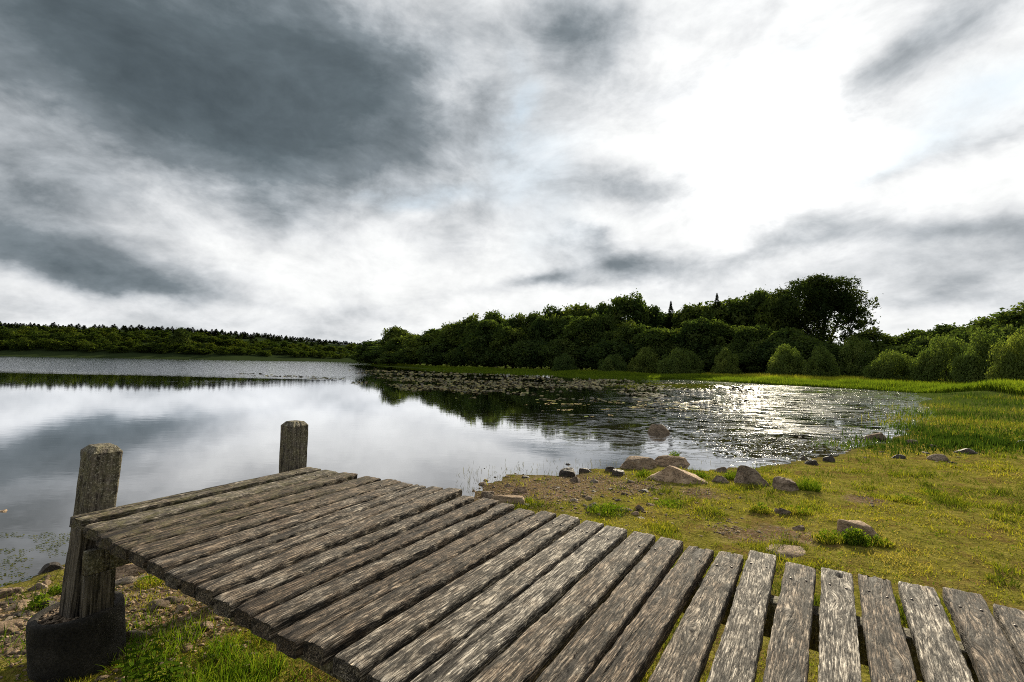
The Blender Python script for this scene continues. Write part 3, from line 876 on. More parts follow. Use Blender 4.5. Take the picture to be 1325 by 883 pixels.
rock('rock', 755, 778, 647, 659, M_PALE, 44, 'pale broken stone with a sharp ridge on the rubble shore', 'rock', .6, sub=4, cuts=14)
rock('rock', 735, 752, 643, 649, M_PALE, 45, 'thin pale flake of stone on the rubble shore', 'rock', .5, sub=4, cuts=8)
rock('rock', 52, 79, 722, 741, M_DARK, 46, 'dark lumpy rock standing in the shallows left of the leaning post', 'rock', .7)
rock('rock', -12, 12, 656, 664, M_TAN, 47, 'brown rock just breaking the water at the left edge', 'rock', .7, sub=4)
rock('rock', -10, 24, 757, 774, M_TAN, 48, 'flat brown stone at the left edge, on the wet strand', 'rock', .5, sub=4, flat=.6)
rock('rock', 139, 188, 726, 748, M_TAN, 49, 'long ochre slab behind the leaning post, under the deck corner', 'rock', .45, boxy=.8, cuts=5)
rock('rock', 140, 178, 744, 758, M_PALE, 50, 'pale thin wedge of stone in front of the long ochre slab', 'rock', .4, tilt=(0, -10), cuts=8, sub=4)
rock('rock', 158, 194, 806, 832, M_PALE, 51, 'cream rounded rock beside the concrete footing', 'rock', .8)
rock('rock', 3, 29, 811, 836, M_GREY, 52, 'pale grey tilted rock at the left edge of the mossy bank', 'rock', .6, tilt=(0, -18), sub=4)
rock('rock', 36, 62, 750, 765, M_GREY, 53, 'dark angular stone on the strand left of the footing', 'rock', .6, sub=4)
rock('rock', 12, 42, 772, 790, M_TAN, 54, 'ochre stone on the strand by the small fern', 'rock', .6, sub=4, tilt=(0, 12))
rock('rock', 46, 82, 772, 788, M_DARK, 55, 'long dark stone against the back of the concrete footing', 'rock', .5, sub=4)
rock('rock', 196, 232, 768, 784, M_GREY, 56, 'grey stone under the deck right of the concrete footing', 'rock', .6, sub=4)
rock('rock', 226, 248, 776, 792, M_TAN, 57, 'ochre stone under the deck edge beside a dark gap', 'rock', .6, sub=4)
rock('rock', 250, 276, 800, 818, M_GREY, 58, 'brown stone at the edge of the shaded grass under the deck', 'rock', .6, sub=4)

# loose stones: individuals, a few shared shapes
SM = []
for k in range(10):
    v, f = rock_mesh(100 + k, 3, 12, .14)
    V = v * np.array([1, .75, .5]); V[:, 2] = np.where(V[:, 2] < 0, V[:, 2] * .5, V[:, 2])
    SM.append([mesh('stone', V, f, mt_) for mt_ in (M_TAN, M_GREY, M_DARK, M_PALE)])


def scatter(nm, n_, box, size, label, group, weights=(.35, .35, .15, .15), minz=-.01):
    k = 0
    while k < n_:
        px = rnd.uniform(box[0], box[1]); py = rnd.uniform(box[2], box[3])
        b = G(np.array(px), np.array(py), minz)
        if b[2] < minz + .0 and rnd.random() < .6:
            continue
        s = size * math.exp(rnd.gauss(0, .45))
        o = obj(nm, rnd.choice(SM)[rnd.choices(range(4), weights)[0]], None, (b[0], b[1], b[2] - s * .05))
        o.scale = (s, s * rnd.uniform(.7, 1.2), s * rnd.uniform(.5, 1.0))
        o.rotation_euler = (rnd.gauss(0, .12), rnd.gauss(0, .12), rnd.random() * 6.28)
        tag(o, label, 'stone', group)
        k += 1


scatter('stone', 95, (622, 880, 612, 672), .055, 'small loose stone of the brown rubble between the lake and the jetty', 'loose stones on the rubble shore')
scatter('stone', 75, (0, 270, 745, 860), .04, 'small loose stone of the strand around the concrete footing', 'loose stones around the footing', (.4, .3, .15, .15))
scatter('stone', 40, (880, 1130, 590, 700), .028, 'small stone lying in the short grass of the right bank', 'stones in the grass', (.4, .4, .1, .1))
scatter('stone', 26, (1020, 1300, 565, 600), .07, 'dark stone along the reedy edge of the cove', 'stones along the cove edge', (.1, .3, .6, 0))
scatter('stone', 16, (590, 800, 596, 640), .035, 'dark pebble in the shallows off the rubble shore', 'pebbles in the shallows', (.1, .2, .7, 0), -.03)

# fine gravel nobody could count
gpx, gpy = R.uniform(600, 960, 9000), R.uniform(605, 690, 9000)
gpx2, gpy2 = R.uniform(-20, 330, 5000), R.uniform(735, 883, 5000)
P = G(np.concatenate([gpx, gpx2]), np.concatenate([gpy, gpy2]), -.03)
keep = R.random(len(P)) < np.clip(bareness(P[:, 0], P[:, 1]) * 1.1 + .05, 0, 1)
P = P[keep]
Vv, Ff = pebble_field(P, .006 + .022 * R.random(len(P)) ** 3, 9)
tag(obj('gravel', mesh('gravel', Vv, Ff, M_TAN, False)), 'fine brown gravel strewn over the bare strand', 'gravel', kind='stuff')


# ------------------------------------------------------------------ grass
def blades(P, h, w, lean, colr, seed=0, seg=True, az=None):
    """tapered bent blades; returns verts, faces, colours"""
    g = np.random.default_rng(seed); N = len(P)
    a = g.random(N) * 6.283 if az is None else az
    fa = g.random(N) * 6.283
    side = np.stack([np.cos(fa), np.sin(fa), np.zeros(N)], -1) * (w / 2)[:, None]
    dirn = np.stack([np.cos(a), np.sin(a), np.zeros(N)], -1)
    up = np.array([0, 0, 1.0])
    tip = P + up * (h * np.sqrt(np.maximum(1 - lean ** 2, .05)))[:, None] + dirn * (h * lean)[:, None]
    if not seg:
        V = np.stack([P - side, P + side, tip], 1)
        F = (np.arange(N)[:, None] * 3 + np.array([0, 1, 2]))
        C = np.repeat(colr[:, None], 3, 1)
        return V.reshape(-1, 3), [F], C.reshape(-1, 3)
    midp = P + (tip - P) * .5 + up * (h * .16 * lean)[:, None]
    V = np.stack([P - side, P + side, midp - side * .85, midp + side * .85, tip], 1)
    b = np.arange(N)[:, None] * 5
    C = np.repeat(colr[:, None], 5, 1)
    return V.reshape(-1, 3), [b + np.array([0, 1, 3, 2]), b + np.array([2, 3, 4])], C.reshape(-1, 3)


def palette(t, stops):
    stops = np.array(stops); x = np.clip(t, 0, .9999) * (len(stops) - 1)
    i = np.floor(x).astype(int); f = (x - i)[:, None]
    return stops[i] * (1 - f) + stops[i + 1] * f


LAWN = [(0.065, 0.088, 0.013), (0.145, 0.16, 0.019), (0.235, 0.23, 0.027), (0.30, 0.255, 0.042), (0.32, 0.25, 0.10)]
GREEN = [(0.035, 0.07, 0.008), (0.065, 0.115, 0.010), (0.11, 0.16, 0.014), (0.17, 0.18, 0.03)]

# short lawn on the right bank and round the jetty
N = 800000
a = np.radians(R.uniform(-50, 52, N)); d = np.exp(R.uniform(math.log(1.1), math.log(26), N))
x, y = np.sin(a) * d, np.cos(a) * d
z, s = terrain(x, y, True)
b = bareness(x, y)
cl = fbm(x * .8, y * .8, 3, 4); cl2 = fbm(x * 3.5, y * 3.5, 8, 3); patchy = fbm(x * 1.7 + 20, y * 1.7, 1, 3)
brn = fbm(x * 1.9 + 60, y * 1.9, 4, 4)
keep = (s > .12) & (R.random(N) < np.clip((.62 - brn) * 7, .22, 1) * np.clip((s - .1) * 1.2, .1, 1) * (1 - .9 * b) * np.clip((cl2 - .32) * 5, .2, 1) * np.clip((patchy - .33) * 6, .3, 1))
x, y, z, d, cl, cl2, s = (q_[keep] for q_ in (x, y, z, d, cl, cl2, s))
n_ = len(x); k_ = R.random(n_)
tuft = sstep(.52, .66, cl2) * sstep(.36, .58, cl)
h = (.018 + .034 * k_ ** 2) * (1 + 2.0 * tuft) * np.clip(.7 + d * .05, .8, 1.8)
w = np.clip(.0035 + .0009 * d, .004, .022)
t = np.clip(.40 - 1.3 * (cl - .5) + .24 * R.normal(size=n_) + 1.0 * (patchy[keep] - .5) - .3 * tuft, 0, 1)
V1 = blades(np.stack([x, y, z - .004], -1), h, w, R.uniform(.2, .95, n_), palette(t, LAWN) * R.uniform(.7, 1.2, (n_, 1)), 2, False)
tag(obj('short_grass', mesh('short_grass', V1[0], V1[1], M_GRASS, False, {'col': V1[2]})), 'short mossy green and yellow grass on the bank', 'grass', kind='stuff')

# dead straws lying in the turf
N = 26000
a = np.radians(R.uniform(-46, 50, N)); d = np.exp(R.uniform(math.log(1.5), math.log(18), N))
x, y = np.sin(a) * d, np.cos(a) * d
z, s = terrain(x, y, True)
keep = (s > .25) & (R.random(N) < np.clip((fbm(x * 1.9 + 60, y * 1.9, 4, 4) - .40) * 6, .05, 1))
x, y, z, d = x[keep], y[keep], z[keep], d[keep]; n_ = len(x)
V1 = blades(np.stack([x, y, z + .004], -1), R.uniform(.04, .13, n_), .002 + .0006 * d, R.uniform(.85, .99, n_), palette(R.random(n_), [(.10, .07, .03), (.22, .16, .07), (.34, .27, .14)]), 21, False)
tag(obj('dead_grass', mesh('dead_grass', V1[0], V1[1], M_GRASS, False, {'col': V1[2]})), 'pale dead straws lying in the turf of the bank', 'dead grass', kind='stuff')

# creeping broad leaves
N = 70000
a = np.radians(R.uniform(-48, 50, N)); d = np.exp(R.uniform(math.log(1.3), math.log(16), N))
x, y = np.sin(a) * d, np.cos(a) * d
z, s = terrain(x, y, True)
cl = fbm(x * 1.3 + 40, y * 1.3, 3, 4)
keep = (s > .2) & (R.random(N) < np.clip((cl - .42) * 6, .04, 1) * (1 - .9 * bareness(x, y)))
x, y, z, d = x[keep], y[keep], z[keep], d[keep]; n_ = len(x)


def leaflets(P, size, colr, seed, up=.5):
    g = np.random.default_rng(seed); N = len(P)
    nn = g.normal(size=(N, 3)); nn[:, 2] = np.abs(nn[:, 2]) + up; nn /= np.linalg.norm(nn, axis=1, keepdims=True)
    u = np.cross(nn, g.normal(size=(N, 3))); u /= np.linalg.norm(u, axis=1, keepdims=True)
    v = np.cross(nn, u)
    s = size[:, None]
    V = np.stack([P - u * s, P - v * s * .55, P + u * s, P + v * s * .55], 1)
    F = np.arange(N)[:, None] * 4 + np.arange(4)
    return V.reshape(-1, 3), F, np.repeat(colr[:, None], 4, 1).reshape(-1, 3)


V1 = leaflets(np.stack([x, y, z + .006 + .025 * R.random(n_) ** 2], -1), (.004 + .007 * R.random(n_)) * np.clip(.6 + d * .09, .7, 1.8), palette(R.random(n_), GREEN) * 1.1, 3)
tag(obj('creeping_plants', mesh('creeping_plants', V1[0], V1[1], M_GRASS, False, {'col': V1[2]})), 'low creeping leaves spread through the short grass', 'ground cover', kind='stuff')

# longer lush grass near the footing and under the jetty, foreground
N = 26000
px, py = R.uniform(-30, 520, N), 883 + 40 - 190 * R.random(N) ** 1.3
P = G(px, py)
cl = fbm(P[:, 0] * 2.5, P[:, 1] * 2.5, 5, 3)
wgt = sstep(120, 260, px) * sstep(790, 850, py) * np.clip((cl - .3) * 5, 0.05, 1) + .10 * sstep(770, 850, py) * (cl > .5)
keep = R.random(N) < wgt
P = P[keep]; n_ = len(P)
V1 = blades(P, .035 + .11 * R.random(n_) ** 1.6, .0035 + .003 * R.random(n_), R.uniform(.15, .85, n_), palette(R.random(n_), GREEN) * 1.25, 4)
tag(obj('lush_grass', mesh('lush_grass', V1[0], V1[1], M_GRASS, False, {'col': V1[2]})), 'bright green longer grass growing beside and under the jetty', 'grass', kind='stuff')

# sedge bank along the far side of the cove
edge_px = np.array([470, 560, 620, 700, 800, 900, 1000, 1100, 1180, 1260, 1340])
edge_d = np.array([205, 121, 103, 92, 80, 69, 57, 50, 44, 36, 30])
N = 190000
px = np.where(R.random(N) < .5, R.uniform(470, 1345, N), 1345 - 875 * R.random(N) ** 1.5)
d0 = np.interp(px, edge_px, edge_d)
dd = d0 + R.random(N) ** 1.2 * np.interp(px, [470, 700, 1000, 1200, 1340], [14, 16, 18, 24, 26])
x, y = (px - 662.5) / F_PX * dd, dd
z, s = terrain(x, y, True)
keep = s > -1.2
x, y, z, s, px, dd = (q_[keep] for q_ in (x, y, z, s, px, dd)); n_ = len(x)
cl = fbm(x * .16, y * .3, 2, 3)
lush = sstep(.3, 3.0, s)
h = (.30 + .35 * R.random(n_) ** 2 + 1.1 * (cl - .45)).clip(.18, 1.2) * (.75 + .35 * lush)
t = np.clip(.22 + .75 * sstep(3, 11, s) * (cl * 1.3 - .1) + .10 * R.normal(size=n_), 0, 1)
SEDGE = [(0.045, 0.08, 0.010), (0.11, 0.16, 0.018), (0.23, 0.27, 0.027), (0.38, 0.37, 0.04), (0.42, 0.36, 0.08)]
V1 = blades(np.stack([x, y, np.maximum(z, -.05)], -1), h, .03 + .02 * R.random(n_), R.uniform(.05, .5, n_), palette(t, SEDGE), 6)
tag(obj('sedge', mesh('sedge', V1[0], V1[1], M_GRASS, False, {'col': V1[2]})), 'tall green sedge covering the far bank of the cove', 'sedge', kind='stuff')

# reeds standing in the shallows at the head of the cove
N = 60000
px, py = R.uniform(1010, 1345, N), R.uniform(505, 592, N)
P = G(px, py, 0.0)
s = terrain(P[:, 0], P[:, 1], True)[1]
cl = fbm(P[:, 0] * .7, P[:, 1] * .5, 5, 3)
lim = np.interp(py, [500, 520, 545, 560, 575, 592], [1190, 1150, 1110, 1100, 1060, 1090])
wgt = sstep(-30, 90, px - lim) * np.maximum(np.clip((cl - .45) * 6, 0.03, 1), sstep(60, 140, px - lim) * .6) * np.where(s > 1.0, .8, .75)
wgt = np.maximum(wgt, .10 * sstep(.56, .66, cl) * (py > 530)) * np.where(py > 580, np.clip((592 - py) / 12, 0, 1) * .5, 1)
keep = R.random(N) < wgt
P = P[keep]; n_ = len(P); dd = P[:, 1]
cl = cl[keep]
h = (.05 + .16 * R.random(n_) ** 1.8) * np.clip(.5 + dd / 30, .6, 1.5) * np.clip(.4 + 1.2 * cl, .5, 1.4)
t = np.clip(.27 + 1.9 * (fbm(P[:, 0] * .35 + 7, P[:, 1] * .30, 1, 3) - .5) + .20 * R.normal(size=n_), 0, 1)
REED = [(0.022, 0.042, 0.009), (0.042, 0.072, 0.014), (0.078, 0.108, 0.018), (0.15, 0.15, 0.028), (0.22, 0.18, 0.06)]
V1 = blades(P, h, .012 + .014 * R.random(n_), R.uniform(.05, .55, n_), palette(t, REED), 7)
tag(obj('reeds', mesh('reeds', V1[0], V1[1], M_GRASS, False, {'col': V1[2]})), 'fresh green reeds standing in the shallow head of the cove', 'reeds', kind='stuff')

# fine stalks and floating scraps near the strand
N = 1300
px, py = R.uniform(590, 800, N), R.uniform(594, 640, N)
px[900:], py[900:] = R.uniform(880, 1090, 400), R.uniform(545, 604, 400)
P = G(px, py, 0.0)
s = terrain(P[:, 0], P[:, 1], True)[1]
keep = (s < .15) & (R.random(N) < np.clip(1.1 + s * .9, 0.03, 1))
P = P[keep]; n_ = len(P)
V1 = blades(P, .02 + .10 * R.random(n_) ** 2, .004 + .003 * R.random(n_), R.uniform(.1, .95, n_), palette(R.random(n_), [(0.03, .03, .012), (.09, .09, .02), (.10, .07, .03)]), 8)
tag(obj('water_stalks', mesh('water_stalks', V1[0], V1[1], M_GRASS, False, {'col': V1[2]})), 'thin stalks poking from the shallows along the strand', 'water plants', kind='stuff')


# ------------------------------------------------------------------ single plants and tussocks
def tube(points, radii, sides=7):
    pts = np.array(points, float); n_ = len(pts)
    V, F = [], []
    t = np.gradient(pts, axis=0); t /= np.linalg.norm(t, axis=1, keepdims=True)
    ref = np.array([0.3, 1, 0.1]) / np.linalg.norm([0.3, 1, .1])
    a = np.linspace(0, 2 * np.pi, sides, endpoint=False)
    for i in range(n_):
        u = np.cross(t[i], ref); u /= np.linalg.norm(u); v = np.cross(t[i], u)
        V.append(pts[i] + radii[i] * (np.cos(a)[:, None] * u + np.sin(a)[:, None] * v))
    ii = np.arange(n_ * sides).reshape(n_, sides)
    q = np.stack([ii[:-1], np.roll(ii, -1, 1)[:-1], np.roll(ii, -1, 1)[1:], ii[1:]], -1).reshape(-1, 4)
    return np.concatenate(V), q


def tussock(px, py, hgt, spread, label, seed, stops=LAWN, leafy=0.0, n=420, name='grass_tussock', cat='tussock'):
    b = G(np.array(float(px)), np.array(float(py)))
    g = np.random.default_rng(seed)
    nb = int(n * (1 - leafy))
    rr_ = np.sqrt(g.random(nb)) * spread; aa = g.random(nb) * 6.283
    P = np.stack([rr_ * np.cos(aa), rr_ * np.sin(aa) * .8, np.zeros(nb)], -1)
    h = hgt * (.4 + .6 * g.random(nb)) * (1 - .45 * (rr_ / spread) ** 2)
    V1 = blades(P, h, .004 + .004 * g.random(nb), g.uniform(.1, .75, nb), palette(g.random(nb), stops) * 1.15, seed, True, aa + g.normal(size=nb) * .6)
    V, F, C = V1
    if leafy:
        nl = int(n * leafy * 1.6)
        u = g.normal(size=(nl, 3)); u[:, 2] = np.abs(u[:, 2]); u /= np.linalg.norm(u, axis=1, keepdims=True)
        P = u * np.array([spread, spread * .8, hgt]) * (g.random((nl, 1)) ** .4) * np.where(g.random((nl, 1)) < .5, .8, 1.0)
        V2 = leaflets(P, .008 + .012 * g.random(nl), palette(g.random(nl), GREEN) * 1.2, seed, .1)
        F = [F[0], F[1], V2[1] + len(V)]
        V = np.concatenate([V, V2[0]]); C = np.concatenate([C, V2[2]])
    o = obj(name, mesh(name, V, F, M_GRASS, False, {'col': C}), None, (b[0], b[1], b[2] - .005))
    return tag(o, label, cat)


tussock(1107, 703, .17, .15, 'bushy green plant growing on the front of the tan stone block', 1, GREEN, .8, 900, 'leafy_plant', 'plant')
tussock(1073, 700, .13, .16, 'yellow green tussock at the left foot of the tan stone block', 2, LAWN, .3, 600)
tussock(1136, 704, .10, .14, 'low tussock at the right foot of the tan stone block', 3, LAWN, .3, 500)
tussock(1046, 634, .26, .16, 'bright upright tuft of grass right of the grey faceted rock', 4, GREEN, .3, 520)
tussock(1016, 630, .14, .2, 'low green tuft in front of the angular leaning block', 5, GREEN, .4, 420)
tussock(947, 620, .2, .13, 'green tuft between the low slab and the angular block', 6, GREEN, .4, 420)
tussock(1036, 664, .12, .16, 'yellow tuft right of the grey rock with the shelf', 7, LAWN, .2, 480)
tussock(985, 662, .13, .14, 'yellow green tuft left of the grey rock with the shelf', 8, LAWN, .3, 420)
tussock(1172, 650, .14, .22, 'dome of grass in the middle of the right lawn', 9, LAWN, .2, 700)
tussock(833, 617, .15, .14, 'leafy green tuft at the left foot of the widest boulder', 10, GREEN, .6, 380)
tussock(873, 591, .14, .12, 'small leafy plant on top of the back boulder', 11, GREEN, .8, 260, 'leafy_plant', 'plant')
tussock(905, 617, .12, .16, 'yellow green plant on the right shoulder of the widest boulder', 12, GREEN, .6, 360, 'leafy_plant', 'plant')
tussock(790, 662, .12, .3, 'broad patch of fresh grass on the rubble near the jetty', 13, GREEN, .3, 900)
tussock(683, 650, .12, .06, 'tiny bright tuft at the right end of the brick shaped slab', 14, GREEN, .1, 120)
tussock(870, 655, .09, .3, 'low fresh grass patch behind the dark grey stone', 15, GREEN, .3, 700)
tussock(50, 788, .12, .09, 'small bright fern on the strand left of the footing', 16, GREEN, .7, 240, 'fern', 'fern')
tussock(72, 768, .09, .06, 'little green sprig between stones behind the leaning post', 17, GREEN, .5, 120)
tussock(200, 757, .13, .14, 'grass tuft under the deck corner behind the ochre slab', 18, LAWN, .2, 300)
tussock(885, 745, .12, .2, 'grass tuft at the far edge of the jetty by the bedrock patch', 19, LAWN, .3, 420)
tussock(1205, 640, .10, .2, 'ragged yellow tuft right of the grass dome', 20, LAWN, .2, 420)


def weed(px, py, hgt, label, seed, stems=4):
    b = G(np.array(float(px)), np.array(float(py)))
    root = empty('leafy_weed', (b[0], b[1], b[2] - .005)); tag(root, label, 'weed')
    g = np.random.default_rng(seed)
    TV, TF, LP, LC = [], [], [], []
    off = 0; LV = []; LF = []; lo = 0
    for k in range(stems):
        a = g.random() * 6.28; ln_ = hgt * (.65 + .35 * g.random()); le = .1 + .25 * g.random()
        t = np.linspace(0, 1, 7)[:, None]
        base = np.array([math.cos(a), math.sin(a), 0]) * .03 * g.random()
        pts = base + t * np.array([0, 0, ln_]) + t ** 2 * np.array([math.cos(a), math.sin(a), 0]) * le * ln_
        v, f = tube(pts, np.linspace(.0028, .0012, 7), 5)
        TV.append(v); TF.append(f + off); off += len(v)
        for j in range(10):
            u = .2 + .8 * j / 10
            p0 = base + u * np.array([0, 0, ln_]) + u ** 2 * np.array([math.cos(a), math.sin(a), 0]) * le * ln_
            b2 = g.random() * 6.28; L = .045 + .035 * g.random()
            dr = np.array([math.cos(b2), math.sin(b2), .35]); sdv_ = np.array([-math.sin(b2), math.cos(b2), 0]) * L * .17
            LV.append(np.array([p0, p0 + dr * L * .5 + sdv_, p0 + dr * L + np.array([0, 0, -.02]), p0 + dr * L * .5 - sdv_]))
            LF.append(np.arange(4) + lo); lo += 4
            LC += [np.array(GREEN[1]) * (.8 + .8 * g.random())] * 4
    nt_ = len(np.concatenate(TV))
    obj('stem', mesh('stem', np.concatenate(TV), np.concatenate(TF), M_GRASS, True, {'col': np.tile((.06, .07, .015), (nt_, 1))}), root)
    obj('leaves', mesh('leaves', np.concatenate(LV), np.array(LF), M_GRASS, False, {'col': np.array(LC)}), root)


weed(166, 893, .36, 'tall thin stemmed weed against the right side of the concrete footing', 3, 5)
weed(192, 898, .26, 'shorter leafy weed at the bottom edge right of the footing', 4, 5)
weed(222, 890, .18, 'low leafy weed in the lush grass under the deck edge', 5, 5)


# ------------------------------------------------------------------ lily pads
def pad_geo(seed):
    g = np.random.default_rng(seed)
    k = 11; a = np.linspace(.25, 2 * np.pi - .25, k)
    r_ = 1 + .06 * g.normal(size=k)
    V = [(0.12, 0, .02)] + [(r_[j] * math.cos(a[j]), r_[j] * math.sin(a[j]), .05 * g.normal() + .03) for j in range(k)]
    F = [(0, j + 1, j + 2) for j in range(k - 1)]
    return np.array(V), np.array(F)


PADC = [(0.085, 0.072, 0.028), (0.15, 0.118, 0.045), (0.20, 0.18, 0.048), (0.125, 0.145, 0.03), (0.26, 0.20, 0.10)]


def pad_points(N):
    px = R.uniform(300, 985, N); py = R.uniform(474, 552, N)
    top = np.interp(px, [430, 480, 560, 700, 800, 960], [475.5, 477, 480.5, 486, 490.5, 499])
    bot = np.interp(px, [440, 520, 620, 760, 850, 960], [478, 503, 508, 511, 514, 522])
    inside = sstep(0, 2.5, py - top) * sstep(4, -6, py - bot) * sstep(440, 500, px + (py - 476) * .0)
    gap = 1 - .9 * np.exp(-((py - np.interp(px, [470, 640], [486, 489])) / 1.8) ** 2) * (px < 640)
    dens = inside * gap
    # outliers: sparse rows in the open dark water
    dens = np.maximum(dens, .16 * sstep(560, 720, px) * sstep(552, 512, py) * (py > bot - 6) * (py < 552))
    tail = np.exp(-((py - np.interp(px, [300, 440], [484, 491])) / 1.2) ** 2) * (px > 305) * (px < 445) * .7
    dens = np.maximum(dens, tail)
    tail2 = np.exp(-((py - 496.5) / 1.5) ** 2) * (px > 455) * (px < 490) * .6
    dens = np.maximum(dens, tail2)
    k = R.random(N) < dens
    return px[k], py[k]


px, py = pad_points(80000)
P2 = U(px, py, 0.0)
cl = fbm(P2[:, 0] * .22, P2[:, 1] * .16, 4, 3)
cl2 = noise(P2[:, 0] * .9, P2[:, 1] * .7, 9)
k = (R.random(len(px)) < np.clip((cl - .46) * 9, .04, .9)) & ((py < 506) | (cl2 > .50))
px, py, P2, cl = px[k], py[k], P2[k], cl[k]
order = np.argsort(P2[:, 1])
px, py, P2, cl = px[order], py[order], P2[order], cl[order]
NI = 280
PG = []
for k in range(10):
    v, f = pad_geo(k)
    c = np.array(PADC[k % 5]) * (.8 + .06 * k)
    PG.append((v, f, mesh('lily_pad', v, f, M_PAD, True, {'col': np.tile(c, (len(v), 1))})))
for k in range(NI):
    s_ = rnd.uniform(.06, .14)
    o = obj('lily_pad', rnd.choice(PG)[2], None, (P2[k, 0], P2[k, 1], .006))
    o.scale = (s_, s_, s_ * 1.2); o.rotation_euler = (rnd.gauss(0, .05), rnd.gauss(0, .05), rnd.random() * 6.28)
    tag(o, 'floating lily pad scattered on the open dark water in front of the dense pad bed', 'lily pad', 'lily pads on the open water')
rest = P2[NI:]; N = len(rest)
v0_, f0_ = pad_geo(50)
sz = R.uniform(.08, .19, N) * np.clip(rest[:, 1] / 60, .8, 1.5)
a = R.random(N) * 6.283; c, s = np.cos(a)[:, None], np.sin(a)[:, None]
B = v0_[None] * sz[:, None, None]
tl = R.normal(size=(N, 1)) * .16
VX = B[..., 0] * c - B[..., 1] * s; VY = B[..., 0] * s + B[..., 1] * c
V = np.stack([VX + rest[:, :1], VY + rest[:, 1:], B[..., 2] + .012 + np.abs(tl) * sz[:, None] + tl * VY], -1)
V[..., 2] = np.maximum(V[..., 2], .004)
F = (f0_[None] + np.arange(N)[:, None, None] * len(v0_)).reshape(-1, 3)
pc = palette(np.clip(R.random(N) * .8 + .5 * (cl[NI:] - .4), 0, 1), PADC) * R.uniform(.1, .75, (N, 1)) ** 1.2
tag(obj('lily_pads', mesh('lily_pads', V.reshape(-1, 3), F, M_PAD, False, {'col': np.repeat(pc[:, None], len(v0_), 1).reshape(-1, 3)})), 'dense brown green bed of floating lily pads on the lake', 'lily pads', kind='stuff')
# green weed patch by the far bank and algae at the near left strand
N = 5000
px, py = R.normal(885, 34, N), R.normal(499.5, 1.6, N)
px[3600:], py[3600:] = R.uniform(-10, 95, 1400), R.uniform(690, 760, 1400)
P2 = U(px, py, 0.0)
k = (np.arange(N) < 3600) | (fbm(P2[:, 0] * 4, P2[:, 1] * 6, 3, 3) > .56)
P2 = P2[k]; n_ = len(P2); isn = P2[:, 1] < 10
V1 = leaflets(np.concatenate([P2, np.full((n_, 1), .008)], 1), np.where(isn, .012, .16) * R.uniform(.6, 1.4, n_), palette(R.random(n_), [(.03, .045, .01), (.07, .09, .015), (.16, .16, .03)]), 12, 6.0)
V1[0][:, 2] = np.maximum(V1[0][:, 2], .004)
# dark scraps of leaf drifting on the bright cove
N2 = 6500
px, py = R.uniform(870, 1175, N2), 500 + 92 * R.random(N2) ** .9
P2 = U(px, py, 0.0)
k = (signed_dist(P2[:, 0], P2[:, 1]) < -.2) & (fbm(P2[:, 0] * .9, P2[:, 1] * .45, 6, 4) > .495) & (R.random(N2) < sstep(860, 960, px))
P2 = P2[k]; n_ = len(P2)
V2 = leaflets(np.concatenate([P2, np.full((n_, 1), .01)], 1), R.uniform(.04, .11, n_) * np.clip(P2[:, 1] / 26, .6, 1.6), palette(R.random(n_), [(.02, .018, .01), (.05, .045, .02), (.07, .08, .02)]), 13, 5.0)
V2[0][:, 2] = np.maximum(V2[0][:, 2], .004)
V1 = (np.concatenate([V1[0], V2[0]]), np.concatenate([V1[1], V2[1] + len(V1[0])]), np.concatenate([V1[2], V2[2]]))
tag(obj('floating_weed', mesh('floating_weed', V1[0], V1[1], M_GRASS, False, {'col': V1[2]})), 'thin mats of green weed floating at the water edge', 'water weed', kind='stuff')


# ------------------------------------------------------------------ trees
LEAFC = [(0.030, 0.045, 0.017), (0.048, 0.068, 0.021), (0.072, 0.094, 0.028), (0.115, 0.125, 0.034)]
OLIVE = [(0.052, 0.074, 0.026), (0.078, 0.104, 0.034), (0.108, 0.135, 0.043), (0.16, 0.175, 0.055)]
SHRUBC = [(0.028, 0.043, 0.017), (0.044, 0.062, 0.022), (0.062, 0.083, 0.028), (0.09, 0.105, 0.036)]
PINEC = [(0.018, 0.028, 0.012), (0.027, 0.039, 0.015), (0.038, 0.050, 0.018), (0.055, 0.062, 0.022)]


def leaf_cloud(lobes, nleaf, size, stops, seed, inner=.0, elong=.6, squash=1.0):
    g = np.random.default_rng(seed)
    L = np.array([l[:6] for l in lobes], float)
    wt_ = (L[:, 3] * L[:, 4] * L[:, 5]) ** .6; wt_ /= wt_.sum()
    idx_ = g.choice(len(L), nleaf, p=wt_)
    u = g.normal(size=(nleaf, 3)); u[:, 2] += .25; u /= np.linalg.norm(u, axis=1, keepdims=True)
    rad_ = (.62 + .45 * g.random((nleaf, 1)) ** .8)
    P = L[idx_, :3] + u * rad_ * L[idx_, 3:6]
    P += g.normal(size=P.shape) * size * np.where(g.random((nleaf, 1)) < .16, 1.7, .6)
    nn = u * .7 + g.normal(size=u.shape) * .55; nn /= np.linalg.norm(nn, axis=1, keepdims=True)
    t1 = np.cross(nn, g.normal(size=u.shape)); t1 /= np.linalg.norm(t1, axis=1, keepdims=True)
    t2 = np.cross(nn, t1)
    s = (size * (.5 + .9 * g.random(nleaf)))[:, None]
    V = np.stack([P - t1 * s, P - t2 * s * elong, P + t1 * s * .9, P + t2 * s * elong], 1)
    F = np.arange(nleaf)[:, None] * 4 + np.arange(4)
    lt = g.random(len(L))
    C = palette(np.clip(.30 * g.random(nleaf) + .7 * lt[idx_], 0, 1), stops) * g.uniform(.75, 1.25, (nleaf, 1))
    return V.reshape(-1, 3), F, np.repeat(C[:, None], 4, 1).reshape(-1, 3)


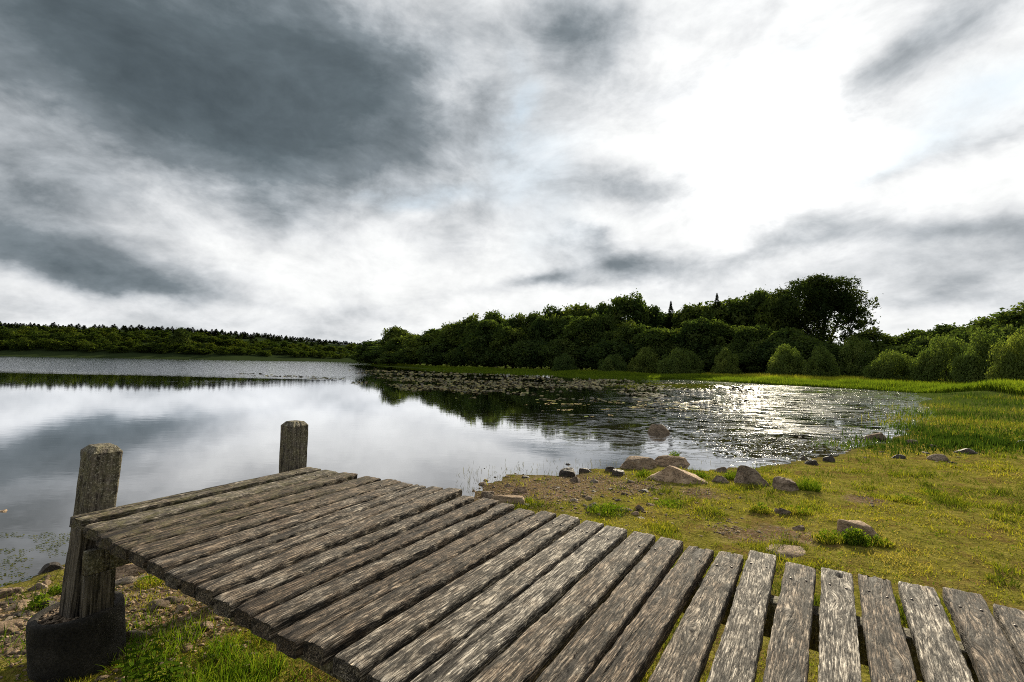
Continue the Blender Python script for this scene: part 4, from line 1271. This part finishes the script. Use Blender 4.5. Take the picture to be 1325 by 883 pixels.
def broad_lobes(seed, H, W, z0=.12, n=46, top=1.0):
    g = np.random.default_rng(seed); out = []
    zc, rz = H * (z0 + 1) / 2, H * (1 - z0) / 2
    for k in range(n):
        u = g.normal(size=3); u /= np.linalg.norm(u)
        if u[2] < -.75:
            u[2] *= -1
        f = .55 + .32 * g.random()
        r_ = W * (.065 + .085 * g.random() ** 1.5)
        c = np.array([u[0] * W / 2 * f, u[1] * W / 2 * f, zc + u[2] * rz * (f + .02)])
        out.append((*c, r_ * 1.1, r_ * 1.1, r_ * (.75 + .3 * g.random())))
    return out


def trunk_geo(H, r0, seed, limbs=5, top=.62, spread=.25):
    g = np.random.default_rng(seed)
    V, F, off = [], [], 0
    bend = g.normal(size=2) * .03 * H
    t = np.linspace(0, 1, 8)
    pts = np.stack([bend[0] * t ** 2, bend[1] * t ** 2, t * H * top], -1)
    v, f = tube(pts, r0 * (1 - .75 * t) * (1 + .5 * np.exp(-t * 14)), 8); V.append(v); F.append(f); off += len(v)
    for k in range(limbs):
        u = .35 + .6 * k / limbs; a = g.random() * 6.28 + k * 2.4
        b = np.array([bend[0] * u ** 2, bend[1] * u ** 2, u * H * top])
        e = b + np.array([math.cos(a) * spread * H, math.sin(a) * spread * H, H * (.10 + .18 * g.random())])
        mid = (b + e) / 2 + np.array([0, 0, -.02 * H])
        v, f = tube([b, mid, e], [r0 * .42 * (1 - .5 * u), r0 * .3 * (1 - .5 * u), r0 * .08], 6); V.append(v); F.append(f + off); off += len(v)
    return np.concatenate(V), np.concatenate(F)


def tree_proto(name, crown, trunk):
    root = empty(name, (0, -400, 0))
    obj('trunk', mesh('trunk', trunk[0], trunk[1], M_BARK), root)
    obj('crown', mesh('crown', crown[0], crown[1], M_LEAF, False, {'col': crown[2]}), root)
    return root


protos = {'broad': [], 'shrub': [], 'willow': []}
for k in range(7):
    lb = broad_lobes(20 + k, 14, 10.5, .04 if k % 2 else .10, (95 + 8 * k) if k < 5 else 48)
    protos['broad'].append(tree_proto('broadleaf_tree', leaf_cloud(lb, 11000 if k < 5 else 7000, .31, LEAFC, k), trunk_geo(14, .28, k)))
for k in range(4):
    lb = broad_lobes(60 + k, 6, 7, .0, 90)
    protos['shrub'].append(tree_proto('broadleaf_tree', leaf_cloud(lb, 10000, .21, SHRUBC, 40 + k), trunk_geo(6, .14, k + 9)))
for k in range(3):
    g = np.random.default_rng(80 + k)
    lb = []
    for j in range(70):
        u = g.normal(size=3); u[2] = abs(u[2]); u /= np.linalg.norm(u)
        f = .62 + .26 * g.random()
        sz_ = .38 + .34 * g.random()
        lb.append((u[0] * 2.6 * f, u[1] * 2.6 * f, .25 + u[2] * 3.1 * f, sz_, sz_, sz_ * 1.15))
    for j in range(22):
        a = j * 6.283 / 22; lb.append((2.15 * math.cos(a), 2.15 * math.sin(a), .45, .45, .45, .5))
    protos['willow'].append((leaf_cloud(lb, 22000, .095, OLIVE, 90 + k, elong=.40), trunk_geo(3, .10, k + 30, 6, .6, .3)))
wp = []
for cr_, tr_ in protos['willow']:
    root = empty('willow_bush', (0, -400, 0))
    obj('stems', mesh('stems', tr_[0], tr_[1], M_BARK), root)
    obj('foliage', mesh('foliage', cr_[0], cr_[1], M_LEAF, False, {'col': cr_[2]}), root)
    wp.append(root)
protos['willow'] = wp
SIZE = {'broad': (14, 10.5), 'shrub': (6, 7), 'willow': (3.45, 6.0)}
PROTO_ROOTS = [o for v_ in protos.values() for o in v_]


def plant_tree(kind, px, ytop, wpx, dist, label, cat='tree', group=None, name=None, ybase=None, var=None):
    """a tree whose axis is seen at px, at the given distance; its top reaches ytop"""
    x, y = (px - 662.5) / F_PX * dist, dist
    # follow the slightly rolled camera
    for _ in range(3):
        z = float(terrain(np.array([x]), np.array([y]))[0])
        qx = project(np.array([x, y, max(z, .05) + 2]))[0]
        x += (px - float(qx)) / F_PX * y
    dv = ray(px, ytop)
    H = CAM_Z + dv[2] / dv[1] * y - z
    W = wpx / F_PX * y
    p_ = protos[kind][rnd.randrange(len(protos[kind])) if var is None else var]
    h0, w0 = SIZE[kind]
    c = copy_tree(p_, (x, y, z - .1), rnd.random() * 6.28, (W / w0, W / w0, H * .97 / h0))
    if name:
        c.name = name
    c['label'] = label; c['category'] = cat
    if group:
        c['group'] = group
    return c


def front(px):
    return float(np.interp(px, [470, 560, 620, 700, 800, 900, 1000, 1100, 1180, 1260, 1340], [207, 135, 118, 106, 94, 84, 74, 68, 60, 52, 46]))


GW = 'trees of the wood on the right bank'
SKY = [(487, 443, 34, 8, 'dark low tree at the very tip of the right wood'), (512, 420, 42, 14, 'tall loose topped tree near the lakeward tip of the wood'), (537, 430, 44, 16, None),
       (560, 424, 46, 20, None), (585, 413, 52, 22, None), (612, 405, 56, 24, 'tree with a yellowish crown at the first rise of the wood'), (640, 398, 60, 26, None), (668, 404, 56, 24, None), (692, 401, 56, 26, None),
       (720, 393, 60, 28, None), (752, 390, 64, 28, 'broad yellow tinged crown left of the tall round one'), (782, 391, 56, 30, None), (812, 376, 70, 26, 'tall round crowned tree standing highest in the middle of the wood'),
       (842, 392, 56, 30, None), (868, 403, 50, 34, None), (896, 391, 62, 30, None), (926, 386, 62, 32, None), (958, 379, 60, 34, None), (985, 369, 50, 34, 'tall dark tree just left of the great black pine'),
       (1010, 376, 54, 30, None), (1128, 422, 58, 20, None), (1160, 432, 60, 26, None), (1192, 424, 66, 26, None), (1228, 417, 66, 24, None), (1262, 410, 72, 22, None), (1298, 402, 74, 20, 'tree rising highest near the right edge'), (1338, 388, 90, 16, 'large tree cut by the right edge'), (1390, 380, 110, 16, None)]
for px, yt, w, off, lab in SKY:
    plant_tree('broad', px, yt, w * (1 if lab else rnd.uniform(.75, 1.2)), front(px) + off, lab or 'dark green tree crown along the skyline of the right wood', 'tree', GW)
for k in range(34):      # middle rank
    px = 486 + k * 16.5 + rnd.uniform(-6, 6)
    if px > 1070:
        continue
    yt = float(np.interp(px, [480, 520, 620, 760, 900, 1060], [448, 437, 424, 417, 420, 418])) + rnd.uniform(-16, 14)
    plant_tree('broad', px, yt, rnd.uniform(34, 68), front(px) + rnd.uniform(8, 15), 'dark green tree in the middle rank of the right wood, below the skyline', 'tree', 'middle rank trees of the right wood')
for k in range(40):      # low edge of the wood
    px = 488 + k * 15.5 + rnd.uniform(-6, 6)
    yt = float(np.interp(px, [490, 620, 760, 900, 1060, 1110], [455, 442, 440, 442, 440, 448])) + rnd.uniform(-6, 8)
    plant_tree('shrub', px, yt, rnd.uniform(46, 66), front(px) + rnd.uniform(6, 10), 'low bushy tree forming the shaded front edge of the right wood', 'tree', 'low trees at the front of the right wood')
for k in range(13):      # rising scrub at the right
    px = 1150 + k * 19 + rnd.uniform(-5, 5)
    yt = float(np.interp(px, [1150, 1250, 1340], [447, 432, 412])) + rnd.uniform(-6, 8)
    plant_tree('shrub', px, yt, rnd.uniform(52, 76), front(px) + rnd.uniform(6, 13), 'mid green bushy tree in the scrub rising to the right edge', 'tree', 'scrub trees at the right')
BUSH = [(730, 457, 38, 2, 'small round bush on the bank, left of all the round willow bushes'), (793, 457, 46, 1, 'low wide round willow bush second from the left on the bank'),
        (835, 448, 50, 4, 'rounded willow bush behind and left of the wide dark one'), (880, 449, 68, 1, 'wide domed dark willow bush under the middle of the wood'),
        (940, 449, 40, 3, 'narrow upright willow bush in front of the dark wood'), (1018, 444, 54, 1, 'round olive willow bush, left one of the touching pair'),
        (1062, 447, 50, 0, 'round olive willow bush, right one of the touching pair'), (1108, 433, 62, 8, 'dim larger bush in shade behind the touching pair'),
        (1154, 449, 70, -2, 'broad dome shaped willow bush standing alone before the scrub'), (1224, 428, 84, 0, 'big tall willow bush right of the lone dome'),
        (1276, 424, 78, -1, 'tall green bush second from the right edge'), (1326, 418, 84, -3, 'tall yellow green bush at the right edge')]
for px, yt, w, off, lab in BUSH:
    plant_tree('willow', px, yt, w, front(px) + off - 2.5, lab, 'bush', 'willow bushes on the far bank')

# the great dark pine with a gap through its crown
d_p = 100.0
x, y = (1062 - 662.5) / F_PX * d_p, d_p
z = float(terrain(np.array([x]), np.array([y]))[0])
mpp = d_p / F_PX
Hp = CAM_Z + ray(1062, 359)[2] / ray(1062, 359)[1] * d_p - z
g = np.random.default_rng(4)
lobes = []
def px2(px, py):
    return (px - 1062) * mpp, Hp - (py - 359) * mpp
for lx, ly, wx, wy in ((1022, 380, 20, 12), (1008, 398, 20, 14), (1050, 370, 22, 11), (1078, 367, 20, 10), (1098, 375, 16, 9), (1100, 390, 20, 11), (1108, 384, 16, 14), (1116, 400, 14, 10), (1134, 417, 9, 4), (1122, 410, 12, 5), (1066, 388, 22, 14), (1040, 395, 24, 15),
                       (1030, 415, 24, 16), (1055, 412, 18, 15), (1080, 384, 22, 14), (1060, 402, 24, 16), (1096, 398, 20, 12), (1086, 400, 14, 8), (1010, 425, 20, 18), (1040, 440, 26, 18), (1108, 424, 14, 6), (1070, 432, 12, 12), (1065, 450, 20, 12), (1094, 436, 12, 6), (1020, 445, 24, 16)):
    for j in range(6):
        cx_, cz_ = px2(1062 + (lx - 1062) * .84 + g.normal() * wx * .30, ly + g.normal() * wy * .45)
        lobes.append((cx_, g.normal() * 2.2, cz_, wx * mpp * .5, wx * mpp * .5, wy * mpp * .75))
cw = leaf_cloud(lobes, 36000, .30, PINEC, 3, elong=.4)
TV, TF, off_ = [], [], 0
for pts, r_ in (([(0.3, 0, 0), (0.5, 0, Hp * .3), (.9, .1, Hp * .55), (.4, 0, Hp * .8)], (.5, .42, .32, .12)), ([(0.6, 0, Hp * .22), (3.0, .2, Hp * .45), (4.6, .2, Hp * .62), (5.2, 0, Hp * .8)], (.34, .28, .2, .08)),
                ([(3.2, .2, Hp * .47), (6.5, .1, Hp * .56), (9.0, .3, Hp * .57)], (.16, .11, .04)), ([(.4, 0, Hp * .3), (-3.5, .3, Hp * .5), (-6, .2, Hp * .72)], (.3, .2, .08)), ([(.8, 0, Hp * .5), (3.4, -.4, Hp * .74), (4.4, 0, Hp * .9)], (.2, .14, .05))):
    v, f = tube(pts, r_, 8); TV.append(v); TF.append(f + off_); off_ += len(v)
pine = empty('pine_tree', (x, y, z - .1))
tag(pine, 'great black pine towering over the right wood, sky showing through its crown', 'tree')
obj('trunk', mesh('trunk', np.concatenate(TV), np.concatenate(TF), M_BARK), pine)
obj('crown', mesh('crown', cw[0], cw[1], M_LEAF, False, {'col': cw[2]}), pine)


def conifer_geo(H, W, nl, size, seed, stops=PINEC):
    g = np.random.default_rng(seed)
    t = g.random(nl) ** .7
    a = g.random(nl) * 6.283
    r_ = W / 2 * (1 - t) ** .9 * (.45 + .6 * g.random(nl)) * (1 + .18 * np.sin(t * 60))
    P = np.stack([r_ * np.cos(a), r_ * np.sin(a), H * (.06 + .94 * t)], -1)
    out_ = np.stack([np.cos(a), np.sin(a), np.full(nl, -.25)], -1)
    sdv_ = np.stack([-np.sin(a), np.cos(a), g.normal(size=nl) * .4], -1)
    s = (size * (.6 + .6 * g.random(nl)) * (1.1 - .7 * t))[:, None]
    V = np.stack([P - out_ * s, P - sdv_ * s * .55, P + out_ * s, P + sdv_ * s * .55], 1)
    C = palette(g.random(nl), stops)
    return V.reshape(-1, 3), np.arange(nl)[:, None] * 4 + np.arange(4), np.repeat(C[:, None], 4, 1).reshape(-1, 3)


for k, (px, yt, w, lab) in enumerate(((868, 389, 20, 'narrow pointed conifer spire right of the tall round crown'), (928, 379, 26, 'pointed conifer rising from the wood left of the dark pine'), (905, 391, 22, 'small pointed conifer top between the two taller spires'))):
    dist = front(px) + 30
    x, y = (px - 662.5) / F_PX * dist, dist
    z = float(terrain(np.array([x]), np.array([y]))[0])
    H = CAM_Z + ray(px, yt)[2] / ray(px, yt)[1] * y - z
    root = empty('conifer', (x, y, z - .1)); tag(root, lab, 'tree')
    c = conifer_geo(H, w / F_PX * y * 1.6, 3600, .38, k)
    obj('crown', mesh('crown', c[0], c[1], M_LEAF, False, {'col': c[2]}), root)
    v, f = tube([(0, 0, 0), (0, .02, H * .5), (0, 0, H * .97)], (.2, .12, .02), 7)
    obj('trunk', mesh('trunk', v, f, M_BARK), root)

# ---- the far shore on the left: a wooded hillside, tree by tree
FARC = [(0.022, 0.034, 0.010), (0.034, 0.048, 0.012), (0.05, 0.064, 0.014), (0.075, 0.085, 0.018)]
fb = []
for k in range(6):
    lb = broad_lobes(200 + k, 10, 10, .0, 26)
    c = leaf_cloud(lb, 1100, .55, FARC, 300 + k)
    fb.append(mesh('distant_tree', c[0], c[1], M_LEAF, False, {'col': c[2]}))
fc_ = []
for k in range(4):
    c = conifer_geo(13, 5.5, 420, 1.1, 320 + k, [(0.014, .024, .008), (.022, .034, .011), (.03, .042, .012), (.045, .052, .015)])
    fc_.append(mesh('distant_conifer', c[0], c[1], M_LEAF, False, {'col': c[2]}))


def far_shore(px):
    return float(np.interp(px, [-200, 0, 150, 300, 400, 470, 520], [318, 322, 342, 372, 422, 482, 500]))


def place_far(me, px, dist, H, W, h0, w0, name, label, group):
    x, y = (px - 662.5) / F_PX * dist, dist
    z = float(terrain(np.array([x]), np.array([y]))[0])
    o = obj(name, me, None, (x, y, z - .3))
    o.scale = (W / w0, W / w0, H / h0); o.rotation_euler = (0, 0, rnd.random() * 6.28)
    return tag(o, label, 'tree', group)


for k in range(95):
    px = -25 + k * 5.5 + rnd.uniform(-3, 3)
    sc_ = np.interp(px, [0, 470], [1.0, .75])
    place_far(rnd.choice(fb), px, far_shore(px) + 14 + rnd.uniform(0, 14), rnd.uniform(4.5, 9) * sc_, rnd.uniform(7, 12), 10, 10, 'distant_tree', 'rounded green tree along the foot of the far wooded shore', 'trees at the foot of the far shore')
for k in range(85):
    px = -25 + k * 6.1 + rnd.uniform(-4, 4)
    sc_ = np.interp(px, [0, 470], [1.0, .7])
    place_far(rnd.choice(fb), px, far_shore(px) + rnd.uniform(36, 70), rnd.uniform(7, 11) * sc_, rnd.uniform(9, 14), 10, 10, 'distant_tree', 'green tree halfway up the far wooded hillside', 'trees halfway up the far hillside')
for k in range(296):
    px = -30 + k * 1.78 + rnd.uniform(-2, 2)
    sc_ = np.interp(px, [0, 300, 470], [1.0, 1.0, .85])
    place_far(rnd.choice(fc_), px, far_shore(px) + rnd.uniform(75, 190), rnd.uniform(4.4, 6.4) * sc_, rnd.uniform(5, 8), 13, 5.5, 'distant_conifer', 'small dark conifer in the plantation along the far ridge', 'conifers along the far ridge')
lb = broad_lobes(400, 10, 10, .0, 30)
c = leaf_cloud(lb, 3000, .35, PINEC, 401)
lone = place_far(mesh('distant_tree', c[0], c[1], M_LEAF, False, {'col': c[2]}), 232, far_shore(232) + 22, 18.0, 15.5, 10, 10, 'distant_tree', 'single big dark round tree standing above the far wooded shore', None)

for p_ in PROTO_ROOTS:      # the patterns the copies were made from
    for ch in list(p_.children):
        bpy.data.objects.remove(ch)
    bpy.data.objects.remove(p_)

# ------------------------------------------------------------------ sky and sun
SUN = ray(985, 188); SUN = SUN / np.linalg.norm(SUN)
SAZ, SEL = math.atan2(SUN[0], SUN[1]), math.asin(SUN[2])
w = bpy.data.worlds.new('World'); sc.world = w; w.use_nodes = True
w.node_tree.nodes.clear()
n = NT(w.node_tree)
out = n.n.new('ShaderNodeOutputWorld')
sky = n.n.new('ShaderNodeTexSky'); sky.sky_type = 'NISHITA'; sky.sun_disc = False
sky.sun_elevation = SEL; sky.sun_rotation = SAZ
bg_sky = n.node('ShaderNodeBackground', Color=sky.outputs[0], Strength=0.06)
dirv = n.vm('NORMALIZE', n.node('ShaderNodeTexCoord', out='Generated'))
sx = n.n.new('ShaderNodeSeparateXYZ'); n.l.new(dirv, sx.inputs[0])
X, Y, Z = sx.outputs
zz = n.m('ADD', n.m('MAXIMUM', Z, 0.0), 0.16)
cpl = n.node('ShaderNodeCombineXYZ', X=n.m('DIVIDE', X, zz), Y=n.m('DIVIDE', Y, zz), Z=0.0)   # a flat cloud deck seen in perspective
n1 = n.noise(n.mapping(cpl, (1.0, 0.75, 1)), 1.0, 8, 0.58, 0.25)
n2 = n.noise(n.mapping(dirv, (5.0, 5.0, 10.0)), 1.0, 9, 0.60, 0.35)      # billows
n3 = n.noise(n.mapping(dirv, (11.0, 11.0, 18.0)), 1.0, 7, 0.62, 0.3)
wv = n.node('ShaderNodeTexNoise', out='Color', Vector=n.mapping(dirv, (4.2, 4.2, 6.5)), Scale=1.0, Detail=6.0, Roughness=0.55)
ws = n.n.new('ShaderNodeSeparateXYZ'); n.l.new(wv, ws.inputs[0])
az = n.m('ADD', n.m('ARCTAN2', X, Y), n.m('MULTIPLY', n.m('SUBTRACT', ws.outputs[0], 0.5), 0.26))
el = n.m('ADD', n.m('ARCSINE', n.m('MINIMUM', Z, 1.0)), n.m('MULTIPLY', n.m('SUBTRACT', ws.outputs[1], 0.5), 0.16))


def blob(px, py, rx, ry, rot, amp):
    d = ray(px, py); d = d / np.linalg.norm(d)
    a0, e0 = math.atan2(d[0], d[1]), math.asin(d[2])
    k = 1 / (1 + ((px - 662) ** 2 + (py - 441) ** 2) / F_PX ** 2)
    sa, se = rx / F_PX * k ** .5, ry / F_PX * k ** .7
    c, s = math.cos(rad(rot)), math.sin(rad(rot))
    da, de = n.m('SUBTRACT', az, a0), n.m('SUBTRACT', el, e0)
    u = n.m('ADD', n.m('MULTIPLY', da, c / sa), n.m('MULTIPLY', de, s / sa))
    v = n.m('ADD', n.m('MULTIPLY', da, -s / se), n.m('MULTIPLY', de, c / se))
    return n.m('MULTIPLY', n.m('EXPONENT', n.m('MULTIPLY', n.m('ADD', n.m('MULTIPLY', u, u), n.m('MULTIPLY', v, v)), -1.0)), amp)


def total(lst):
    s = None
    for b in lst:
        v = blob(*b)
        s = v if s is None else n.m('ADD', s, v)
    return s


dark = total([(300, 85, 310, 138, -10, 1.12), (60, 20, 260, 90, -15, .55), (470, 55, 200, 90, -20, .60), (330, 190, 190, 50, -6, .45), (220, 215, 210, 50, -8, .40), (70, 335, 220, 50, -6, .80), (10, 240, 150, 70, 0, .55), (180, 378, 130, 20, -5, .45),
              (745, 40, 80, 85, 0, .72), (1165, 72, 130, 34, 24, .44), (1270, 45, 100, 40, 20, .28), (830, 238, 100, 28, -6, .52), (1115, 220, 100, 20, 6, .42), (1040, 290, 110, 28, 3, .46), (1230, 300, 160, 28, -4, .42),
              (805, 328, 62, 22, 0, .72), (762, 303, 30, 14, 0, .45), (700, 364, 66, 15, 8, .66), (915, 335, 130, 22, 5, .30), (1180, 352, 260, 40, 0, .28), (1290, 385, 130, 18, 0, .3), (230, 428, 330, 20, 0, .34), (480, 412, 120, 12, 0, .2), (920, 18, 150, 30, 0, .30), (1290, 178, 80, 16, 12, .35), (850, 120, 70, 30, 0, .2), (1000, 50, 190, 45, 10, .22), (1090, 150, 120, 30, 10, .20), (620, 30, 70, 60, 0, .2), (590, 300, 120, 30, 0, .12)])
D = n.m('ADD', n.m('SUBTRACT', dark, 0.15), n.m('ADD', n.m('MULTIPLY', n.m('SUBTRACT', n1, 0.5), 0.60), n.m('ADD', n.m('MULTIPLY', n.m('SUBTRACT', n2, 0.5), 0.85), n.m('MULTIPLY', n.m('SUBTRACT', n3, 0.5), 0.36))))
cosn = n.vm('DOT_PRODUCT', dirv, tuple(float(v) for v in SUN), out=1)
cpos = n.m('MAXIMUM', cosn, 0.0)
glow = n.m('ADD', n.m('MULTIPLY', n.m('POWER', cpos, 220.0), 0.7), n.m('MULTIPLY', n.m('POWER', cpos, 12.0), 0.05))
# thick cloud stays grey in front of the sun, thin cloud lights up
Dc = n.m('SUBTRACT', D, n.m('MULTIPLY', n.m('POWER', cpos, 120.0), 0.25))
# heavy overcast overhead and behind
Dc = n.m('ADD', Dc, n.node('ShaderNodeMapRange', Value=n.m('SUBTRACT', Y, n.m('MULTIPLY', Z, 0.35)), i1=0.15, i2=-0.6, i3=0.0, i4=0.60))
cc = n.ramp(n.m('MULTIPLY', n.m('ADD', Dc, 0.25), 0.6), [(0.0, (0.60, 0.605, 0.60)), (0.09, (0.555, 0.562, 0.56)), (0.20, (0.47, 0.48, 0.488)), (0.38, (0.28, 0.30, 0.318)), (0.54, (0.130, 0.152, 0.168)), (0.74, (0.072, 0.091, 0.103)), (1.0, (0.050, 0.065, 0.075))])
bill = n.ramp(n.m('ADD', n.m('MULTIPLY', n2, 0.5), n.m('MULTIPLY', n3, 0.5)), [(0.36, 1.16), (0.5, 1.0), (0.64, 0.86)])
cc = n.mix(n.node('ShaderNodeMapRange', Value=Dc, i1=-0.1, i2=0.5, i3=0.45, i4=1.0), cc, n.mix(1.0, cc, bill, 'MULTIPLY'))
trs = n.node('ShaderNodeMapRange', Value=Dc, i1=0.0, i2=0.7, i3=1.0, i4=0.12)
glc = n.mix(1.0, (1.0, 0.985, 0.94), n.node('ShaderNodeCombineXYZ', X=n.m('MULTIPLY', glow, trs), Y=n.m('MULTIPLY', glow, trs), Z=n.m('MULTIPLY', glow, trs)), 'MULTIPLY')
cc = n.mix(1.0, cc, glc, 'ADD')
blue = total([(655, 140, 26, 55, 0, .8), (1235, 152, 100, 26, 8, .95), (985, 78, 80, 18, 8, .8), (560, 252, 110, 14, 0, .6), (668, 210, 60, 50, 0, .5), (1140, 205, 50, 14, 20, .6), (720, 260, 50, 70, 0, .35), (1010, 395, 60, 8, 0, .2)])
hole = n.m('MULTIPLY', n.m('MULTIPLY', blue, n.node('ShaderNodeMapRange', Value=n2, i1=0.30, i2=0.62, i3=1.0, i4=0.3)), n.node('ShaderNodeMapRange', Value=Dc, i1=0.2, i2=0.5, i3=0.9, i4=0.0), clamp=True)
cc = n.mix(n.m('MULTIPLY', hole, 0.85), cc, (0.40, 0.53, 0.62))   # blue showing through thin cloud
bg_cloud = n.node('ShaderNodeBackground', Color=cc, Strength=1.0)
mixs = n.node('ShaderNodeMixShader', Fac=n.m('MULTIPLY', hole, 0.35), i1=bg_cloud, i2=bg_sky)
n.l.new(mixs, out.inputs[0])

sl = bpy.data.lights.new('sun', 'SUN'); sl.energy = 5.0; sl.angle = rad(1.2); sl.color = (1.0, 0.885, 0.67)
so = bpy.data.objects.new('sun', sl); col.objects.link(so)
so.rotation_euler = Vector((-SUN[0], -SUN[1], -SUN[2])).to_track_quat('-Z', 'Y').to_euler()
so.location = (20, 40, 60)

# ------------------------------------------------------------------ output settings
sc.view_settings.view_transform = 'Standard'
sc.view_settings.look = 'None'
sc.view_settings.exposure = 0.75
sc.view_settings.gamma = 1.0
cy = sc.cycles
cy.max_bounces = 6; cy.diffuse_bounces = 3; cy.glossy_bounces = 3; cy.transmission_bounces = 3; cy.transparent_max_bounces = 4
cy.sample_clamp_indirect = 4
cy.sample_clamp_direct = 22
cy.filter_width = 1.0
cy.use_denoising = False      # 128 samples are clean enough and keep the grain of wood and turf crisp
